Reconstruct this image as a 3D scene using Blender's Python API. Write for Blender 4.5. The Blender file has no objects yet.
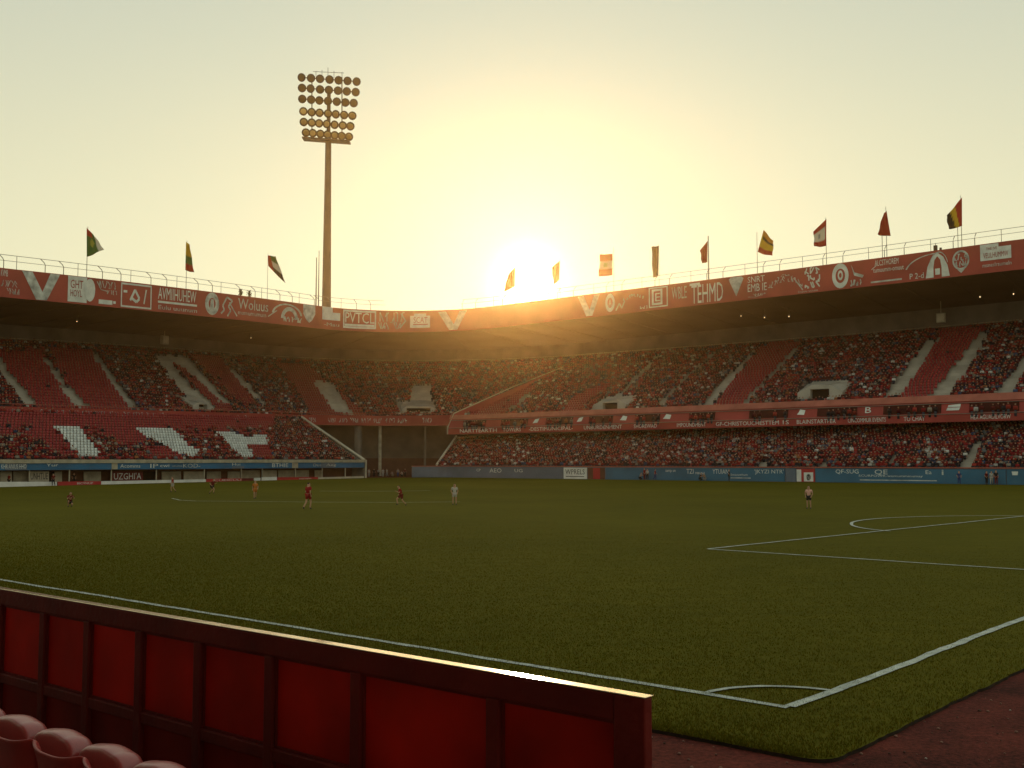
import bpy, bmesh, math, random
import numpy as np
from mathutils import Vector

random.seed(7)
rng = np.random.default_rng(7)
SC = bpy.context.scene
COL = SC.collection

# ------------------------------------------------------------------ camera model
F, CX, CY, HOR, CZ = 1086.0, 512.0, 384.0, 458.0, 3.4
PA = math.atan((HOR - CY) / F)
CA, SA = math.cos(PA), math.sin(PA)


def proj(p):
    x, y, z = p[0], p[1], p[2] - CZ
    d = y * CA + z * SA
    return CX + F * x / d, CY - F * (-y * SA + z * CA) / d


def ray(px, py):
    xc, yc = (px - CX) / F, (CY - py) / F
    return np.array([xc, CA - yc * SA, SA + yc * CA])


def ground(px, py, z=0.0):
    d = ray(px, py)
    t = (z - CZ) / d[2]
    return np.array([0, 0, CZ]) + d * t


def at_y(px, py, Y):
    d = ray(px, py)
    return np.array([0, 0, CZ]) + d * (Y / d[1])


# ------------------------------------------------------------------ object helpers
def tag(o, label=None, cat=None, group=None, kind=None):
    if label: o['label'] = label
    if cat: o['category'] = cat
    if group: o['group'] = group
    if kind: o['kind'] = kind
    return o


def empty(name, loc=(0, 0, 0), rz=0.0):
    o = bpy.data.objects.new(name, None)
    o.empty_display_size = 0.3
    COL.objects.link(o)
    o.location = loc
    o.rotation_euler = (0, 0, rz)
    return o


def mesh_from(name, verts, faces):
    me = bpy.data.meshes.new(name)
    me.from_pydata([tuple(map(float, v)) for v in verts], [], [tuple(f) for f in faces])
    me.update()
    return me


def link(name, me, mats=(), parent=None, smooth=False):
    o = bpy.data.objects.new(name, me)
    COL.objects.link(o)
    if not isinstance(mats, (list, tuple)): mats = [mats]
    for m in mats: me.materials.append(m)
    if parent is not None:
        o.parent = parent
        off = parent_world(parent)
        if abs(off[0]) + abs(off[1]) + abs(off[2]) > 0 and not o.get('_local'):
            pass
    if smooth:
        me.polygons.foreach_set('use_smooth', [True] * len(me.polygons))
    return o


def parent_world(p):
    return p.location


class MB:
    """collects verts / faces (with material index) in world or local coordinates"""
    def __init__(s):
        s.v, s.f, s.mi = [], [], []

    def add(s, verts, faces, mi=0):
        b = len(s.v)
        s.v += [tuple(map(float, p)) for p in verts]
        s.f += [tuple(b + i for i in f) for f in faces]
        s.mi += [mi] * len(faces)

    def hexa(s, p, mi=0):
        # p: 8 points, bottom ring 0-3, top ring 4-7
        s.add(p, [(0, 3, 2, 1), (4, 5, 6, 7), (0, 1, 5, 4), (1, 2, 6, 5), (2, 3, 7, 6), (3, 0, 4, 7)], mi)

    def box(s, c, size, rz=0.0, mi=0):
        hx, hy, hz = size[0] / 2, size[1] / 2, size[2] / 2
        cr, sr = math.cos(rz), math.sin(rz)
        pts = []
        for z in (-hz, hz):
            for x, y in ((-hx, -hy), (hx, -hy), (hx, hy), (-hx, hy)):
                pts.append((c[0] + x * cr - y * sr, c[1] + x * sr + y * cr, c[2] + z))
        s.hexa(pts, mi)

    def tube(s, pts, r, n=6, mi=0, cap=True):
        pts = [Vector(p) for p in pts]
        rs = r if isinstance(r, (list, tuple)) else [r] * len(pts)
        rings = []
        for i, p in enumerate(pts):
            d = (pts[min(i + 1, len(pts) - 1)] - pts[max(i - 1, 0)]).normalized()
            a = Vector((0, 0, 1)) if abs(d.z) < 0.9 else Vector((1, 0, 0))
            e = d.cross(a).normalized()
            g = d.cross(e).normalized()
            rings.append([p + (e * math.cos(2 * math.pi * k / n) + g * math.sin(2 * math.pi * k / n)) * rs[i] for k in range(n)])
        V = [q for R in rings for q in R]
        Fc = []
        for i in range(len(pts) - 1):
            for k in range(n):
                a, b = i * n + k, i * n + (k + 1) % n
                Fc.append((a, b, b + n, a + n))
        if cap:
            Fc.append(tuple(range(n - 1, -1, -1)))
            Fc.append(tuple((len(pts) - 1) * n + k for k in range(n)))
        s.add(V, Fc, mi)

    def grid(s, rows, mi=0, flip=False):
        n = len(rows[0])
        V = [p for R in rows for p in R]
        Fc = []
        for i in range(len(rows) - 1):
            for k in range(n - 1):
                a = i * n + k
                q = (a, a + 1, a + n + 1, a + n)
                Fc.append(q[::-1] if flip else q)
        s.add(V, Fc, mi)

    def build(s, name, mats, parent=None, smooth=False, origin=None):
        if origin is not None:
            v = [(p[0] - origin[0], p[1] - origin[1], p[2] - origin[2]) for p in s.v]
        else:
            v = s.v
        me = mesh_from(name, v, s.f)
        o = link(name, me, mats, parent, smooth)
        if any(s.mi): me.polygons.foreach_set('material_index', s.mi)
        return o


def copy_tree(o, parent=None):
    c = o.copy()
    COL.objects.link(c)
    c.parent = parent
    for ch in list(o.children): copy_tree(ch, c)
    return c


def bevel(o, w=0.01, seg=2):
    m = o.modifiers.new('Bevel', 'BEVEL')
    m.width = w
    m.segments = seg
    m.limit_method = 'ANGLE'
    return o


# ------------------------------------------------------------------ materials
def mat(name, col, rough=0.7, spec=0.3, noise=0.0, scale=3.0, attr=None, metal=0.0, bump=0.0, bscale=40.0, trans=0.0, emit=None, estr=0.0, coat=0.0):
    m = bpy.data.materials.new(name)
    m.use_nodes = True
    nt = m.node_tree
    b = nt.nodes['Principled BSDF']
    b.inputs['Roughness'].default_value = rough
    b.inputs['Specular IOR Level'].default_value = spec
    b.inputs['Metallic'].default_value = metal
    if coat:
        b.inputs['Coat Weight'].default_value = coat
        b.inputs['Coat Roughness'].default_value = 0.3
    src = None
    if attr:
        a = nt.nodes.new('ShaderNodeVertexColor')
        a.layer_name = attr
        src = a.outputs['Color']
    if noise > 0:
        tc = nt.nodes.new('ShaderNodeTexCoord')
        n = nt.nodes.new('ShaderNodeTexNoise')
        n.inputs['Scale'].default_value = scale
        n.inputs['Detail'].default_value = 6
        nt.links.new(tc.outputs['Object'], n.inputs['Vector'])
        mr = nt.nodes.new('ShaderNodeMapRange')
        mr.inputs['From Min'].default_value = 0.3
        mr.inputs['From Max'].default_value = 0.7
        mr.inputs['To Min'].default_value = 1 - noise
        mr.inputs['To Max'].default_value = 1 + noise * 0.6
        nt.links.new(n.outputs['Fac'], mr.inputs['Value'])
        mx = nt.nodes.new('ShaderNodeMix')
        mx.data_type = 'RGBA'
        mx.blend_type = 'MULTIPLY'
        mx.inputs[0].default_value = 1
        if src: nt.links.new(src, mx.inputs[6])
        else: mx.inputs[6].default_value = (*col, 1)
        nt.links.new(mr.outputs['Result'], mx.inputs[7])
        src = mx.outputs[2]
    if src: nt.links.new(src, b.inputs['Base Color'])
    else: b.inputs['Base Color'].default_value = (*col, 1)
    if bump > 0:
        tc = nt.nodes.new('ShaderNodeTexCoord')
        n = nt.nodes.new('ShaderNodeTexNoise')
        n.inputs['Scale'].default_value = bscale
        n.inputs['Detail'].default_value = 4
        nt.links.new(tc.outputs['Object'], n.inputs['Vector'])
        bp = nt.nodes.new('ShaderNodeBump')
        bp.inputs['Strength'].default_value = bump
        bp.inputs['Distance'].default_value = 0.02
        nt.links.new(n.outputs['Fac'], bp.inputs['Height'])
        nt.links.new(bp.outputs['Normal'], b.inputs['Normal'])
    if trans > 0:
        t = nt.nodes.new('ShaderNodeBsdfTranslucent')
        if src: nt.links.new(src, t.inputs['Color'])
        else: t.inputs['Color'].default_value = (*col, 1)
        ms = nt.nodes.new('ShaderNodeMixShader')
        ms.inputs[0].default_value = trans
        out = nt.nodes['Material Output']
        nt.links.new(b.outputs[0], ms.inputs[1])
        nt.links.new(t.outputs[0], ms.inputs[2])
        nt.links.new(ms.outputs[0], out.inputs['Surface'])
    if emit:
        b.inputs['Emission Color'].default_value = (*emit, 1)
        b.inputs['Emission Strength'].default_value = estr
    return m


M = {}
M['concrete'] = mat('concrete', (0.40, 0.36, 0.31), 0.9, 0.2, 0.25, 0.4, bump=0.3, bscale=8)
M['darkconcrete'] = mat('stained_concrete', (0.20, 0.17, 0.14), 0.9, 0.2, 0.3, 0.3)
M['band'] = mat('faded_red_paint', (0.36, 0.055, 0.04), 0.6, 0.3, 0.28, 0.25)
M['balcony'] = mat('red_paint', (0.33, 0.045, 0.035), 0.6, 0.3, 0.25, 0.3)
M['ledge'] = mat('pink_render', (0.38, 0.12, 0.085), 0.8, 0.2, 0.25, 0.6)
M['letters'] = mat('white_lettering', (0.66, 0.68, 0.64), 0.6, 0.3, 0.2, 0.9)
M['paleletters'] = mat('weathered_lettering', (0.50, 0.52, 0.49), 0.7, 0.3, 0.5, 1.2)
M['redletters'] = mat('red_lettering', (0.28, 0.03, 0.025), 0.6, 0.3)
M['darkletters'] = mat('dark_lettering', (0.03, 0.03, 0.035), 0.6, 0.3)
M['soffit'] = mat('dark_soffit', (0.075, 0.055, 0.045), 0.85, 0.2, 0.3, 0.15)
M['rooftop'] = mat('roof_sheet', (0.16, 0.13, 0.11), 0.7, 0.3, 0.2, 0.3)
M['rail'] = mat('rusty_grey_steel', (0.22, 0.19, 0.15), 0.5, 0.5, 0.2, 5, metal=0.3)
M['bluewall'] = mat('blue_board', (0.035, 0.13, 0.22), 0.55, 0.35, 0.25, 0.25)
M['greyblue'] = mat('grey_blue_board', (0.13, 0.16, 0.21), 0.6, 0.3, 0.2, 0.3)
M['bluefascia'] = mat('blue_fascia', (0.03, 0.14, 0.28), 0.5, 0.4, 0.3, 0.3)
M['white'] = mat('white_paint', (0.72, 0.72, 0.68), 0.6, 0.3, 0.15, 0.8)
M['cream'] = mat('cream_paint', (0.52, 0.46, 0.36), 0.7, 0.3, 0.25, 0.7)
M['beige'] = mat('beige_panel', (0.40, 0.35, 0.26), 0.7, 0.3, 0.3, 1.0)
M['redboard'] = mat('red_board', (0.42, 0.03, 0.03), 0.5, 0.35, 0.2, 0.6)
M['darkred'] = mat('dark_red_board', (0.14, 0.02, 0.018), 0.6, 0.3, 0.2, 0.6)
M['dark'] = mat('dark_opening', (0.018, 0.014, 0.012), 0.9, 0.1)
M['brown'] = mat('brown_door', (0.12, 0.05, 0.03), 0.7, 0.3, 0.2, 1.0)
M['seats'] = mat('stand_seat_plastic', (0.3, 0.03, 0.03), 0.5, 0.4, attr='Col')
M['crowd'] = mat('crowd_clothes', (0.3, 0.1, 0.1), 0.85, 0.15, attr='Col')
M['mast'] = mat('mast_concrete', (0.13, 0.105, 0.08), 0.75, 0.3, 0.15, 0.5)
M['lampbody'] = mat('lamp_housing', (0.06, 0.035, 0.018), 0.5, 0.4)
M['lampglass'] = mat('lamp_glass', (0.12, 0.075, 0.03), 0.2, 0.5)
M['line'] = mat('pitch_paint', (0.46, 0.48, 0.43), 0.9, 0.1, 0.3, 4.0)
M['soil'] = mat('dark_soil', (0.03, 0.02, 0.014), 0.95, 0.1, 0.4, 6)
M['pole'] = mat('white_flagpole', (0.55, 0.52, 0.42), 0.4, 0.5)
M['flag'] = mat('flag_cloth', (0.4, 0.05, 0.04), 0.85, 0.1, attr='Col', trans=0.22)
M['box_dark'] = mat('painted_box_shade', (0.065, 0.016, 0.013), .9, .1, .4, 1.5)
M['bulb'] = mat('lit_lamp', (1, 0.8, 0.5), 0.5, 0.3, emit=(1.0, 0.72, 0.38), estr=1.6)
M['skin'] = mat('skin', (0.42, 0.22, 0.14), 0.6, 0.3)
M['hair'] = mat('hair', (0.03, 0.018, 0.012), 0.7, 0.3)
M['boot'] = mat('boots', (0.02, 0.02, 0.02), 0.5, 0.4)
for nm, c in dict(red=(0.24, 0.014, 0.014), maroon=(0.13, 0.012, 0.012), white=(0.38, 0.36, 0.33), black=(0.02, 0.02, 0.022), orange=(0.42, 0.14, 0.03),
                  pink=(0.62, 0.33, 0.27), blue=(0.03, 0.05, 0.16), grey=(0.25, 0.24, 0.23), teal=(0.05, 0.2, 0.24), khaki=(0.25, 0.2, 0.12)).items():
    M['cloth_' + nm] = mat(nm + '_cloth', c, 0.85, 0.15)


def grass_material():
    m = bpy.data.materials.new('grass_turf')
    m.use_nodes = True
    nt = m.node_tree
    b = nt.nodes['Principled BSDF']
    b.inputs['Roughness'].default_value = 0.9
    b.inputs['Specular IOR Level'].default_value = 0.03
    tc = nt.nodes.new('ShaderNodeTexCoord')

    def noise(scale, det=6, vec=None, rough=0.6):
        n = nt.nodes.new('ShaderNodeTexNoise')
        n.inputs['Scale'].default_value = scale
        n.inputs['Detail'].default_value = det
        n.inputs['Roughness'].default_value = rough
        nt.links.new(vec or tc.outputs['Object'], n.inputs['Vector'])
        return n.outputs['Fac']
    mp = nt.nodes.new('ShaderNodeMapping')
    mp.inputs['Rotation'].default_value = (0, 0, math.radians(-40))
    mp.inputs['Scale'].default_value = (0.5, 2.2, 1)
    nt.links.new(tc.outputs['Object'], mp.inputs['Vector'])
    big = noise(0.05, 5)
    mid = noise(0.9, 6, mp.outputs['Vector'])
    fine = noise(9.0, 5, None, 0.75)
    mix = nt.nodes.new('ShaderNodeMath'); mix.operation = 'MULTIPLY_ADD'
    nt.links.new(mid, mix.inputs[0]); mix.inputs[1].default_value = 0.36
    m2 = nt.nodes.new('ShaderNodeMath'); m2.operation = 'MULTIPLY_ADD'
    nt.links.new(fine, m2.inputs[0]); m2.inputs[1].default_value = 0.55
    nt.links.new(mix.outputs[0], m2.inputs[2])
    m3 = nt.nodes.new('ShaderNodeMath'); m3.operation = 'MULTIPLY'
    nt.links.new(big, m3.inputs[0]); m3.inputs[1].default_value = 0.42
    nt.links.new(m3.outputs[0], mix.inputs[2])
    cr = nt.nodes.new('ShaderNodeValToRGB')
    e = cr.color_ramp.elements
    e[0].position = 0.42; e[0].color = (0.055, 0.050, 0.003, 1)
    e[1].position = 0.85; e[1].color = (0.118, 0.100, 0.007, 1)
    x = cr.color_ramp.elements.new(0.62); x.color = (0.080, 0.071, 0.005, 1)
    nt.links.new(m2.outputs[0], cr.inputs['Fac'])
    nt.links.new(cr.outputs['Color'], b.inputs['Base Color'])
    bp = nt.nodes.new('ShaderNodeBump')
    bp.inputs['Strength'].default_value = 0.35
    bp.inputs['Distance'].default_value = 0.06
    nt.links.new(m2.outputs[0], bp.inputs['Height'])
    nt.links.new(bp.outputs['Normal'], b.inputs['Normal'])
    return m


def cinder_material():
    m = bpy.data.materials.new('red_cinder')
    m.use_nodes = True
    nt = m.node_tree
    b = nt.nodes['Principled BSDF']
    b.inputs['Roughness'].default_value = 0.95
    b.inputs['Specular IOR Level'].default_value = 0.1
    tc = nt.nodes.new('ShaderNodeTexCoord')
    a = nt.nodes.new('ShaderNodeTexNoise'); a.inputs['Scale'].default_value = 14; a.inputs['Detail'].default_value = 8; a.inputs['Roughness'].default_value = 0.8
    c = nt.nodes.new('ShaderNodeTexNoise'); c.inputs['Scale'].default_value = 0.7; c.inputs['Detail'].default_value = 5
    nt.links.new(tc.outputs['Object'], a.inputs['Vector']); nt.links.new(tc.outputs['Object'], c.inputs['Vector'])
    s = nt.nodes.new('ShaderNodeMath'); s.operation = 'MULTIPLY_ADD'; s.inputs[1].default_value = 0.4
    nt.links.new(c.outputs['Fac'], s.inputs[0])
    s2 = nt.nodes.new('ShaderNodeMath'); s2.operation = 'MULTIPLY'; s2.inputs[1].default_value = 0.6
    nt.links.new(a.outputs['Fac'], s2.inputs[0]); nt.links.new(s2.outputs[0], s.inputs[2])
    cr = nt.nodes.new('ShaderNodeValToRGB')
    e = cr.color_ramp.elements
    e[0].position = 0.42; e[0].color = (0.034, 0.007, 0.005, 1)
    e[1].position = 0.68; e[1].color = (0.23, 0.045, 0.030, 1)
    nt.links.new(s.outputs[0], cr.inputs['Fac'])
    nt.links.new(cr.outputs['Color'], b.inputs['Base Color'])
    bp = nt.nodes.new('ShaderNodeBump'); bp.inputs['Strength'].default_value = 0.8; bp.inputs['Distance'].default_value = 0.02
    nt.links.new(a.outputs['Fac'], bp.inputs['Height']); nt.links.new(bp.outputs['Normal'], b.inputs['Normal'])
    return m


M['grass'] = grass_material()
M['cinder'] = cinder_material()
M['blade'] = mat('grass_blades', (0.06, 0.07, 0.015), 0.95, 0.0, attr='Col', trans=0.25)

# ------------------------------------------------------------------ plan of the bowl
GL0, GL1 = ground(0, 487)[:2], ground(365, 478)[:2]
GR0, GR1 = ground(412, 477)[:2], ground(1018, 485)[:2]
dL = (GL1 - GL0) / np.linalg.norm(GL1 - GL0)
dR = (GR1 - GR0) / np.linalg.norm(GR1 - GR0)
nL, nR = np.array([-dL[1], dL[0]]), np.array([-dR[1], dR[0]])
A = np.array([[dL[0], -dR[0]], [dL[1], -dR[1]]])
k = np.linalg.solve(A, GR0 - GL0)
CORN = GL0 + dL * k[0]
phL, phR = math.atan2(nL[1], nL[0]), math.atan2(nR[1], nR[0])
TH = phL - phR
R0 = 10.0
LA = 24.0 * TH
TLp = CORN - dL * R0 * math.tan(TH / 2)
TRp = CORN + dR * R0 * math.tan(TH / 2)
CC = TLp - nL * R0


def nrm(u):
    if u <= 0: return nL
    if u >= LA: return nR
    ph = phL - TH * u / LA
    return np.array([math.cos(ph), math.sin(ph)])


def plan(u, s):
    if u <= 0: return TLp + dL * u + nL * s
    if u >= LA: return TRp + dR * (u - LA) + nR * s
    return CC + (R0 + s) * nrm(u)


def P(u, s, z):
    p = plan(u, s)
    return (p[0], p[1], z)


def tang(u):
    n = nrm(u)
    return np.array([n[1], -n[0]])


UMIN, UMAX = -120.0, LA + 135.0


def u_at(px, s, z):
    lo, hi = UMIN - 60, UMAX + 60
    for _ in range(50):
        m = (lo + hi) / 2
        if proj(P(m, s, z))[0] < px: lo = m
        else: hi = m
    return (lo + hi) / 2


def solve(px, y, s):
    z = 5.0
    for _ in range(6):
        u = u_at(px, s, z)
        p = plan(u, s)
        z = at_y(px, y, p[1])[2]
    return u, z


class Edge:
    """a long edge of the stand at setback s; height along u from image measurements"""
    def __init__(e, s, pts, deg=None):
        e.s = s
        uz = sorted(solve(px, y, s) for px, y in pts)
        e.u = np.array([q[0] for q in uz]); e.zv = np.array([q[1] for q in uz])
        e.c = np.polyfit(e.u, e.zv, deg) if deg is not None else None

    def z(e, u):
        u = float(np.clip(u, e.u[0], e.u[-1]))
        if e.c is not None: return float(np.polyval(e.c, u))
        return float(np.interp(u, e.u, e.zv))

    def p(e, u, ds=0.0, dz=0.0):
        return P(u, e.s + ds, e.z(u) + dz)


def urange(a, b, step=2.5):
    n = max(2, int(math.ceil((b - a) / step)) + 1)
    return list(np.linspace(a, b, n))


BT = Edge(12, [(0, 268), (155, 285), (310, 303), (400, 311.5), (445, 311.5), (525, 301.5), (600, 293.4), (820, 264.4), (1018, 240)], 3)
BB = Edge(12, [(0, 297), (160, 312), (320, 327), (430, 332.5), (488, 330), (600, 315), (820, 291), (1018, 270)], 3)
RL = Edge(36, [(0, 338), (260, 354), (330, 359), (400, 361), (600, 353.6), (820, 335.8), (1018, 320)], 3)
UBk = Edge(35, [(0, 345), (260, 361), (400, 366), (600, 360), (820, 342), (1018, 327)], 3)
LUF = Edge(15, [(0, 410), (260, 416), (340, 419.5), (450, 419)], 1)
LPT = Edge(14.4, [(0, 406.5), (260, 412.5), (340, 416), (450, 415)], 1)
LPB = Edge(14.4, [(0, 416), (260, 421), (340, 426), (450, 426)], 1)
FUF = Edge(11.6, [(463, 418.5), (620, 410.8), (1018, 396.5)], 1)
FLT = Edge(10.6, [(463, 415.5), (620, 407.5), (1018, 392.5)], 1)
FLB = Edge(10.0, [(463, 420), (620, 412), (1018, 400)], 1)
FMB = Edge(9.0, [(448, 428), (620, 424.2), (1018, 412)], 1)
FBB = Edge(9.0, [(448, 434), (620, 431), (1018, 420)], 1)
FWT = Edge(0, [(412, 466.5), (1018, 468.5)], 1)
FLF = Edge(1.4, [(437, 467.6), (1018, 470.6)], 1)
FLK = Edge(14, [(470, 441), (1018, 426)], 1)
LCT = Edge(0, [(0, 459.6), (365, 459.8)], 1)
LCB = Edge(0, [(0, 470.3), (365, 467.6)], 1)
LLF = Edge(1.0, [(0, 463), (365, 462.4)], 1)
LLK = Edge(14, [(0, 415.5), (305, 422)], 1)

U_LEND = solve(365, 460, 0)[0]          # near stand edge of the lower tier behind the goal
U_FSTART = solve(437, 465, 1.4)[0]      # lower tier of the far stand starts
U_WALL = solve(412, 477, 0)[0]
U_FUP = solve(448, 434, 9)[0]           # upper tier of the far stand starts
U_JOINL = 0.0
U_JOINR = U_FUP


# ------------------------------------------------------------------ point in polygon
def inpoly(x, y, poly):
    c = False
    j = len(poly) - 1
    for i in range(len(poly)):
        xi, yi = poly[i]; xj, yj = poly[j]
        if (yi > y) != (yj > y) and x < (xj - xi) * (y - yi) / (yj - yi + 1e-9) + xi: c = not c
        j = i
    return c


def zp(pts, ox, oy, sc):
    return [(ox + x / sc, oy + y / sc) for x, y in pts]


def Q3(*p): return zp(p, 0, 320, 3.938)
def Q4(*p): return zp(p, 230, 280, 3.492)
def Q8(*p): return zp(p, 300, 340, 6.02)
def QR(*p): return zp(p, 800, 320, 4.268)
def QM(*p): return zp(p, 600, 320, 4.268)


# bare concrete (steps, gangways)
BARE_LU = [Q3((-60, 150), (8, 150), (35, 205), (150, 340), (95, 342), (0, 215), (-60, 140)),
           Q3((165, 145), (192, 148), (262, 250), (360, 348), (296, 348), (240, 262), (205, 205)),
           Q3((360, 132), (388, 135), (462, 240), (558, 356), (512, 356), (448, 262)),
           Q3((600, 132), (735, 138), (915, 335), (880, 330), (730, 192), (678, 170), (745, 250), (840, 330), (842, 360), (775, 360), (735, 318)),
           Q4((0, 300), (22, 318), (132, 430), (118, 444), (0, 322)),
           Q8((78, 255), (188, 248), (330, 462), (200, 425)),
           Q8((680, 270), (792, 270), (797, 380), (818, 440), (612, 440), (655, 390))]
RED_LU = [Q3((-20, 120), (165, 120), (296, 350), (150, 350), (35, 205)),
          Q3((190, 110), (362, 115), (516, 356), (330, 356), (235, 205)),
          Q3((678, 165), (745, 190), (925, 362), (845, 362), (800, 310)),
          Q3((740, 130), (870, 150), (1010, 330), (960, 340), (850, 240)),
          Q4((160, 290), (275, 300), (490, 480), (285, 480), (230, 380)),
          Q8((0, 150), (60, 250), (60, 440), (200, 430), (100, 300))]
BARE_FU = [QM((430, 372), (475, 372), (560, 265), (660, 150), (640, 145), (510, 270)),
           QM((230, 372), (262, 372), (372, 250), (500, 140), (480, 140), (355, 250)),
           QM((595, 372), (635, 372), (668, 315), (740, 240), (862, 115), (842, 112), (725, 232), (640, 320)),
           QM((60, 330), (90, 330), (262, 150), (245, 145)),
           QR((355, 332), (425, 332), (595, 82), (545, 82)),
           QR((545, 332), (640, 332), (690, 250), (815, 55), (770, 55)),
           QR((828, 320), (900, 318), (960, 230), (1000, 170), (960, 150), (895, 240)),
           zp([(525, 250), (560, 250), (720, 120), (700, 105)], 440, 380, 7.877)]
RED_FU = [QM((480, 372), (598, 372), (725, 235), (860, 100), (730, 90), (650, 160)),
          QR((425, 332), (550, 332), (770, 60), (800, 30), (610, 35), (580, 100)),
          zp([(75, 380), (500, 90), (640, 20), (760, 60), (700, 115), (520, 255)], 440, 380, 7.877),
          zp([(0, 260), (140, 250), (250, 150), (400, 60), (330, 40), (120, 130)], 560, 380, 7.877)]
BARE_FL = [QR((672, 640), (725, 640), (780, 520), (765, 505), (735, 540)),
           QR((370, 620), (400, 620), (420, 570), (400, 565)),
           QR((75, 640), (130, 640), (120, 600), (90, 598)),
           QM((670, 640), (715, 640), (720, 600), (690, 596))]
WHITE_LL = [Q3((214, 424), (320, 424), (348, 478), (394, 518), (392, 543), (312, 541), (262, 480)),
            Q3((540, 432), (672, 430), (708, 458), (748, 503), (784, 513), (776, 541), (718, 535), (638, 492), (588, 470)),
            Q3((846, 440), (908, 440), (962, 460), (1050, 458), (1052, 492), (966, 492), (1005, 545), (955, 545), (908, 502))]
RED_LL = [Q3((-100, 370), (1080, 370), (1080, 420), (640, 425), (200, 425), (-100, 420)),
          Q3((100, 430), (215, 430), (300, 540), (240, 540)),
          Q3((640, 495), (720, 540), (600, 545), (560, 500)),
          Q3((400, 430), (540, 430), (580, 480), (480, 500)),
          Q3((970, 490), (1060, 495), (1080, 545), (1010, 545))]


# ------------------------------------------------------------------ instanced-by-numpy seats and crowd
def quadbox(x0, x1, y0, y1, z0, z1, x0t=None, x1t=None, y0t=None, y1t=None):
    x0t = x0 if x0t is None else x0t; x1t = x1 if x1t is None else x1t
    y0t = y0 if y0t is None else y0t; y1t = y1 if y1t is None else y1t
    v = [(x0, y0, z0), (x1, y0, z0), (x1, y1, z0), (x0, y1, z0), (x0t, y0t, z1), (x1t, y0t, z1), (x1t, y1t, z1), (x0t, y1t, z1)]
    f = [(0, 3, 2, 1), (4, 5, 6, 7), (0, 1, 5, 4), (1, 2, 6, 5), (2, 3, 7, 6), (3, 0, 4, 7)]
    return v, f


def template(pieces):
    V, Fc, C = [], [], []
    for (v, f), c in pieces:
        b = len(V)
        V += v
        Fc += [tuple(b + i for i in q) for q in f]
        C += [c] * len(v)
    return np.array(V, float), Fc, np.array(C)


def ico(c, r, sz=1.15):
    bm = bmesh.new()
    bmesh.ops.create_icosphere(bm, subdivisions=1, radius=r)
    v = [(p.co.x + c[0], p.co.y + c[1], p.co.z * sz + c[2]) for p in bm.verts]
    f = [tuple(x.index for x in q.verts) for q in bm.faces]
    bm.free()
    return v, f


SEAT_T = template([(quadbox(-.21, .21, -.40, 0, .40, .46), 0), (quadbox(-.21, .21, .0, .05, .42, .84, -.2, .2, .05, .10), 0)])
PERSON_T = template([(quadbox(-.17, .17, -.20, .02, .44, .98, -.23, .23, -.14, .06), 0), (ico((0, -.05, 1.17), .115), 1),
                     (ico((0, -.02, 1.215), .112, 1.0), 2),
                     (quadbox(-.30, -.19, -.22, -.06, .55, .94, -.29, -.2, -.12, .02), 0), (quadbox(.19, .30, -.22, -.06, .55, .94, .2, .29, -.12, .02), 0),
                     (quadbox(-.18, .18, -.60, -.10, .44, .60), 3), (quadbox(-.17, .17, -.60, -.46, .02, .46), 3)])
STAND_T = template([(quadbox(-.16, .16, -.12, .10, .85, 1.42, -.22, .22, -.1, .1), 0), (ico((0, 0, 1.62), .115), 1), (ico((0, .03, 1.665), .112, 1.0), 2),
                    (quadbox(-.29, -.19, -.16, .0, .80, 1.38, -.28, -.19, -.06, .06), 0), (quadbox(.19, .29, -.16, .0, .80, 1.38, .19, .28, -.06, .06), 0),
                    (quadbox(-.16, .16, -.1, .1, .02, .88), 3)])
SKINS = [(0.36, 0.19, 0.12), (0.30, 0.15, 0.09), (0.42, 0.24, 0.16)]
SHIRTS = [((0.20, 0.013, 0.014), 32), ((0.28, 0.035, 0.025), 12), ((0.08, 0.010, 0.010), 22), ((0.022, 0.018, 0.022), 26), ((0.46, 0.44, 0.41), 6), ((0.24, 0.20, 0.16), 6),
          ((0.04, 0.06, 0.12), 4), ((0.26, 0.09, 0.035), 3), ((0.12, 0.13, 0.14), 5)]
SW = np.cumsum([w for _, w in SHIRTS]) / sum(w for _, w in SHIRTS)


def scatter_mesh(name, T, pos, ang, cols, mats, scl=None, parent=None):
    """pos (n,3), ang (n,), cols (n, nparts, 3)"""
    V, Fc, C = T
    n = len(pos)
    nv = len(V)
    if n == 0: return None
    pos = np.asarray(pos); ang = np.asarray(ang); cols = np.asarray(cols)
    sc = np.ones(n) if scl is None else np.asarray(scl)
    c, s = np.cos(ang)[:, None], np.sin(ang)[:, None]
    X = (V[None, :, 0] * c - V[None, :, 1] * s) * sc[:, None] + pos[:, 0:1]
    Y = (V[None, :, 0] * s + V[None, :, 1] * c) * sc[:, None] + pos[:, 1:2]
    Z = V[None, :, 2] * sc[:, None] + pos[:, 2:3]
    co = np.stack([X, Y, Z], -1).reshape(-1, 3).astype(np.float32)
    lens = np.array([len(f) for f in Fc])
    flat = np.concatenate([np.array(f) for f in Fc])
    loops = (flat[None, :] + (np.arange(n) * nv)[:, None]).reshape(-1).astype(np.int32)
    ltot = np.tile(lens, n)
    lstart = np.concatenate([[0], np.cumsum(ltot)[:-1]]).astype(np.int32)
    me = bpy.data.meshes.new(name)
    me.vertices.add(n * nv)
    me.vertices.foreach_set('co', co.ravel())
    me.loops.add(len(loops))
    me.loops.foreach_set('vertex_index', loops)
    me.polygons.add(len(ltot))
    me.polygons.foreach_set('loop_start', lstart)
    me.update(calc_edges=True)
    at = me.color_attributes.new('Col', 'FLOAT_COLOR', 'POINT')
    cc = np.ones((n, nv, 4), np.float32)
    cc[:, :, :3] = cols[:, C, :]
    at.data.foreach_set('color', cc.ravel())
    return link(name, me, mats, parent)


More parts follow.
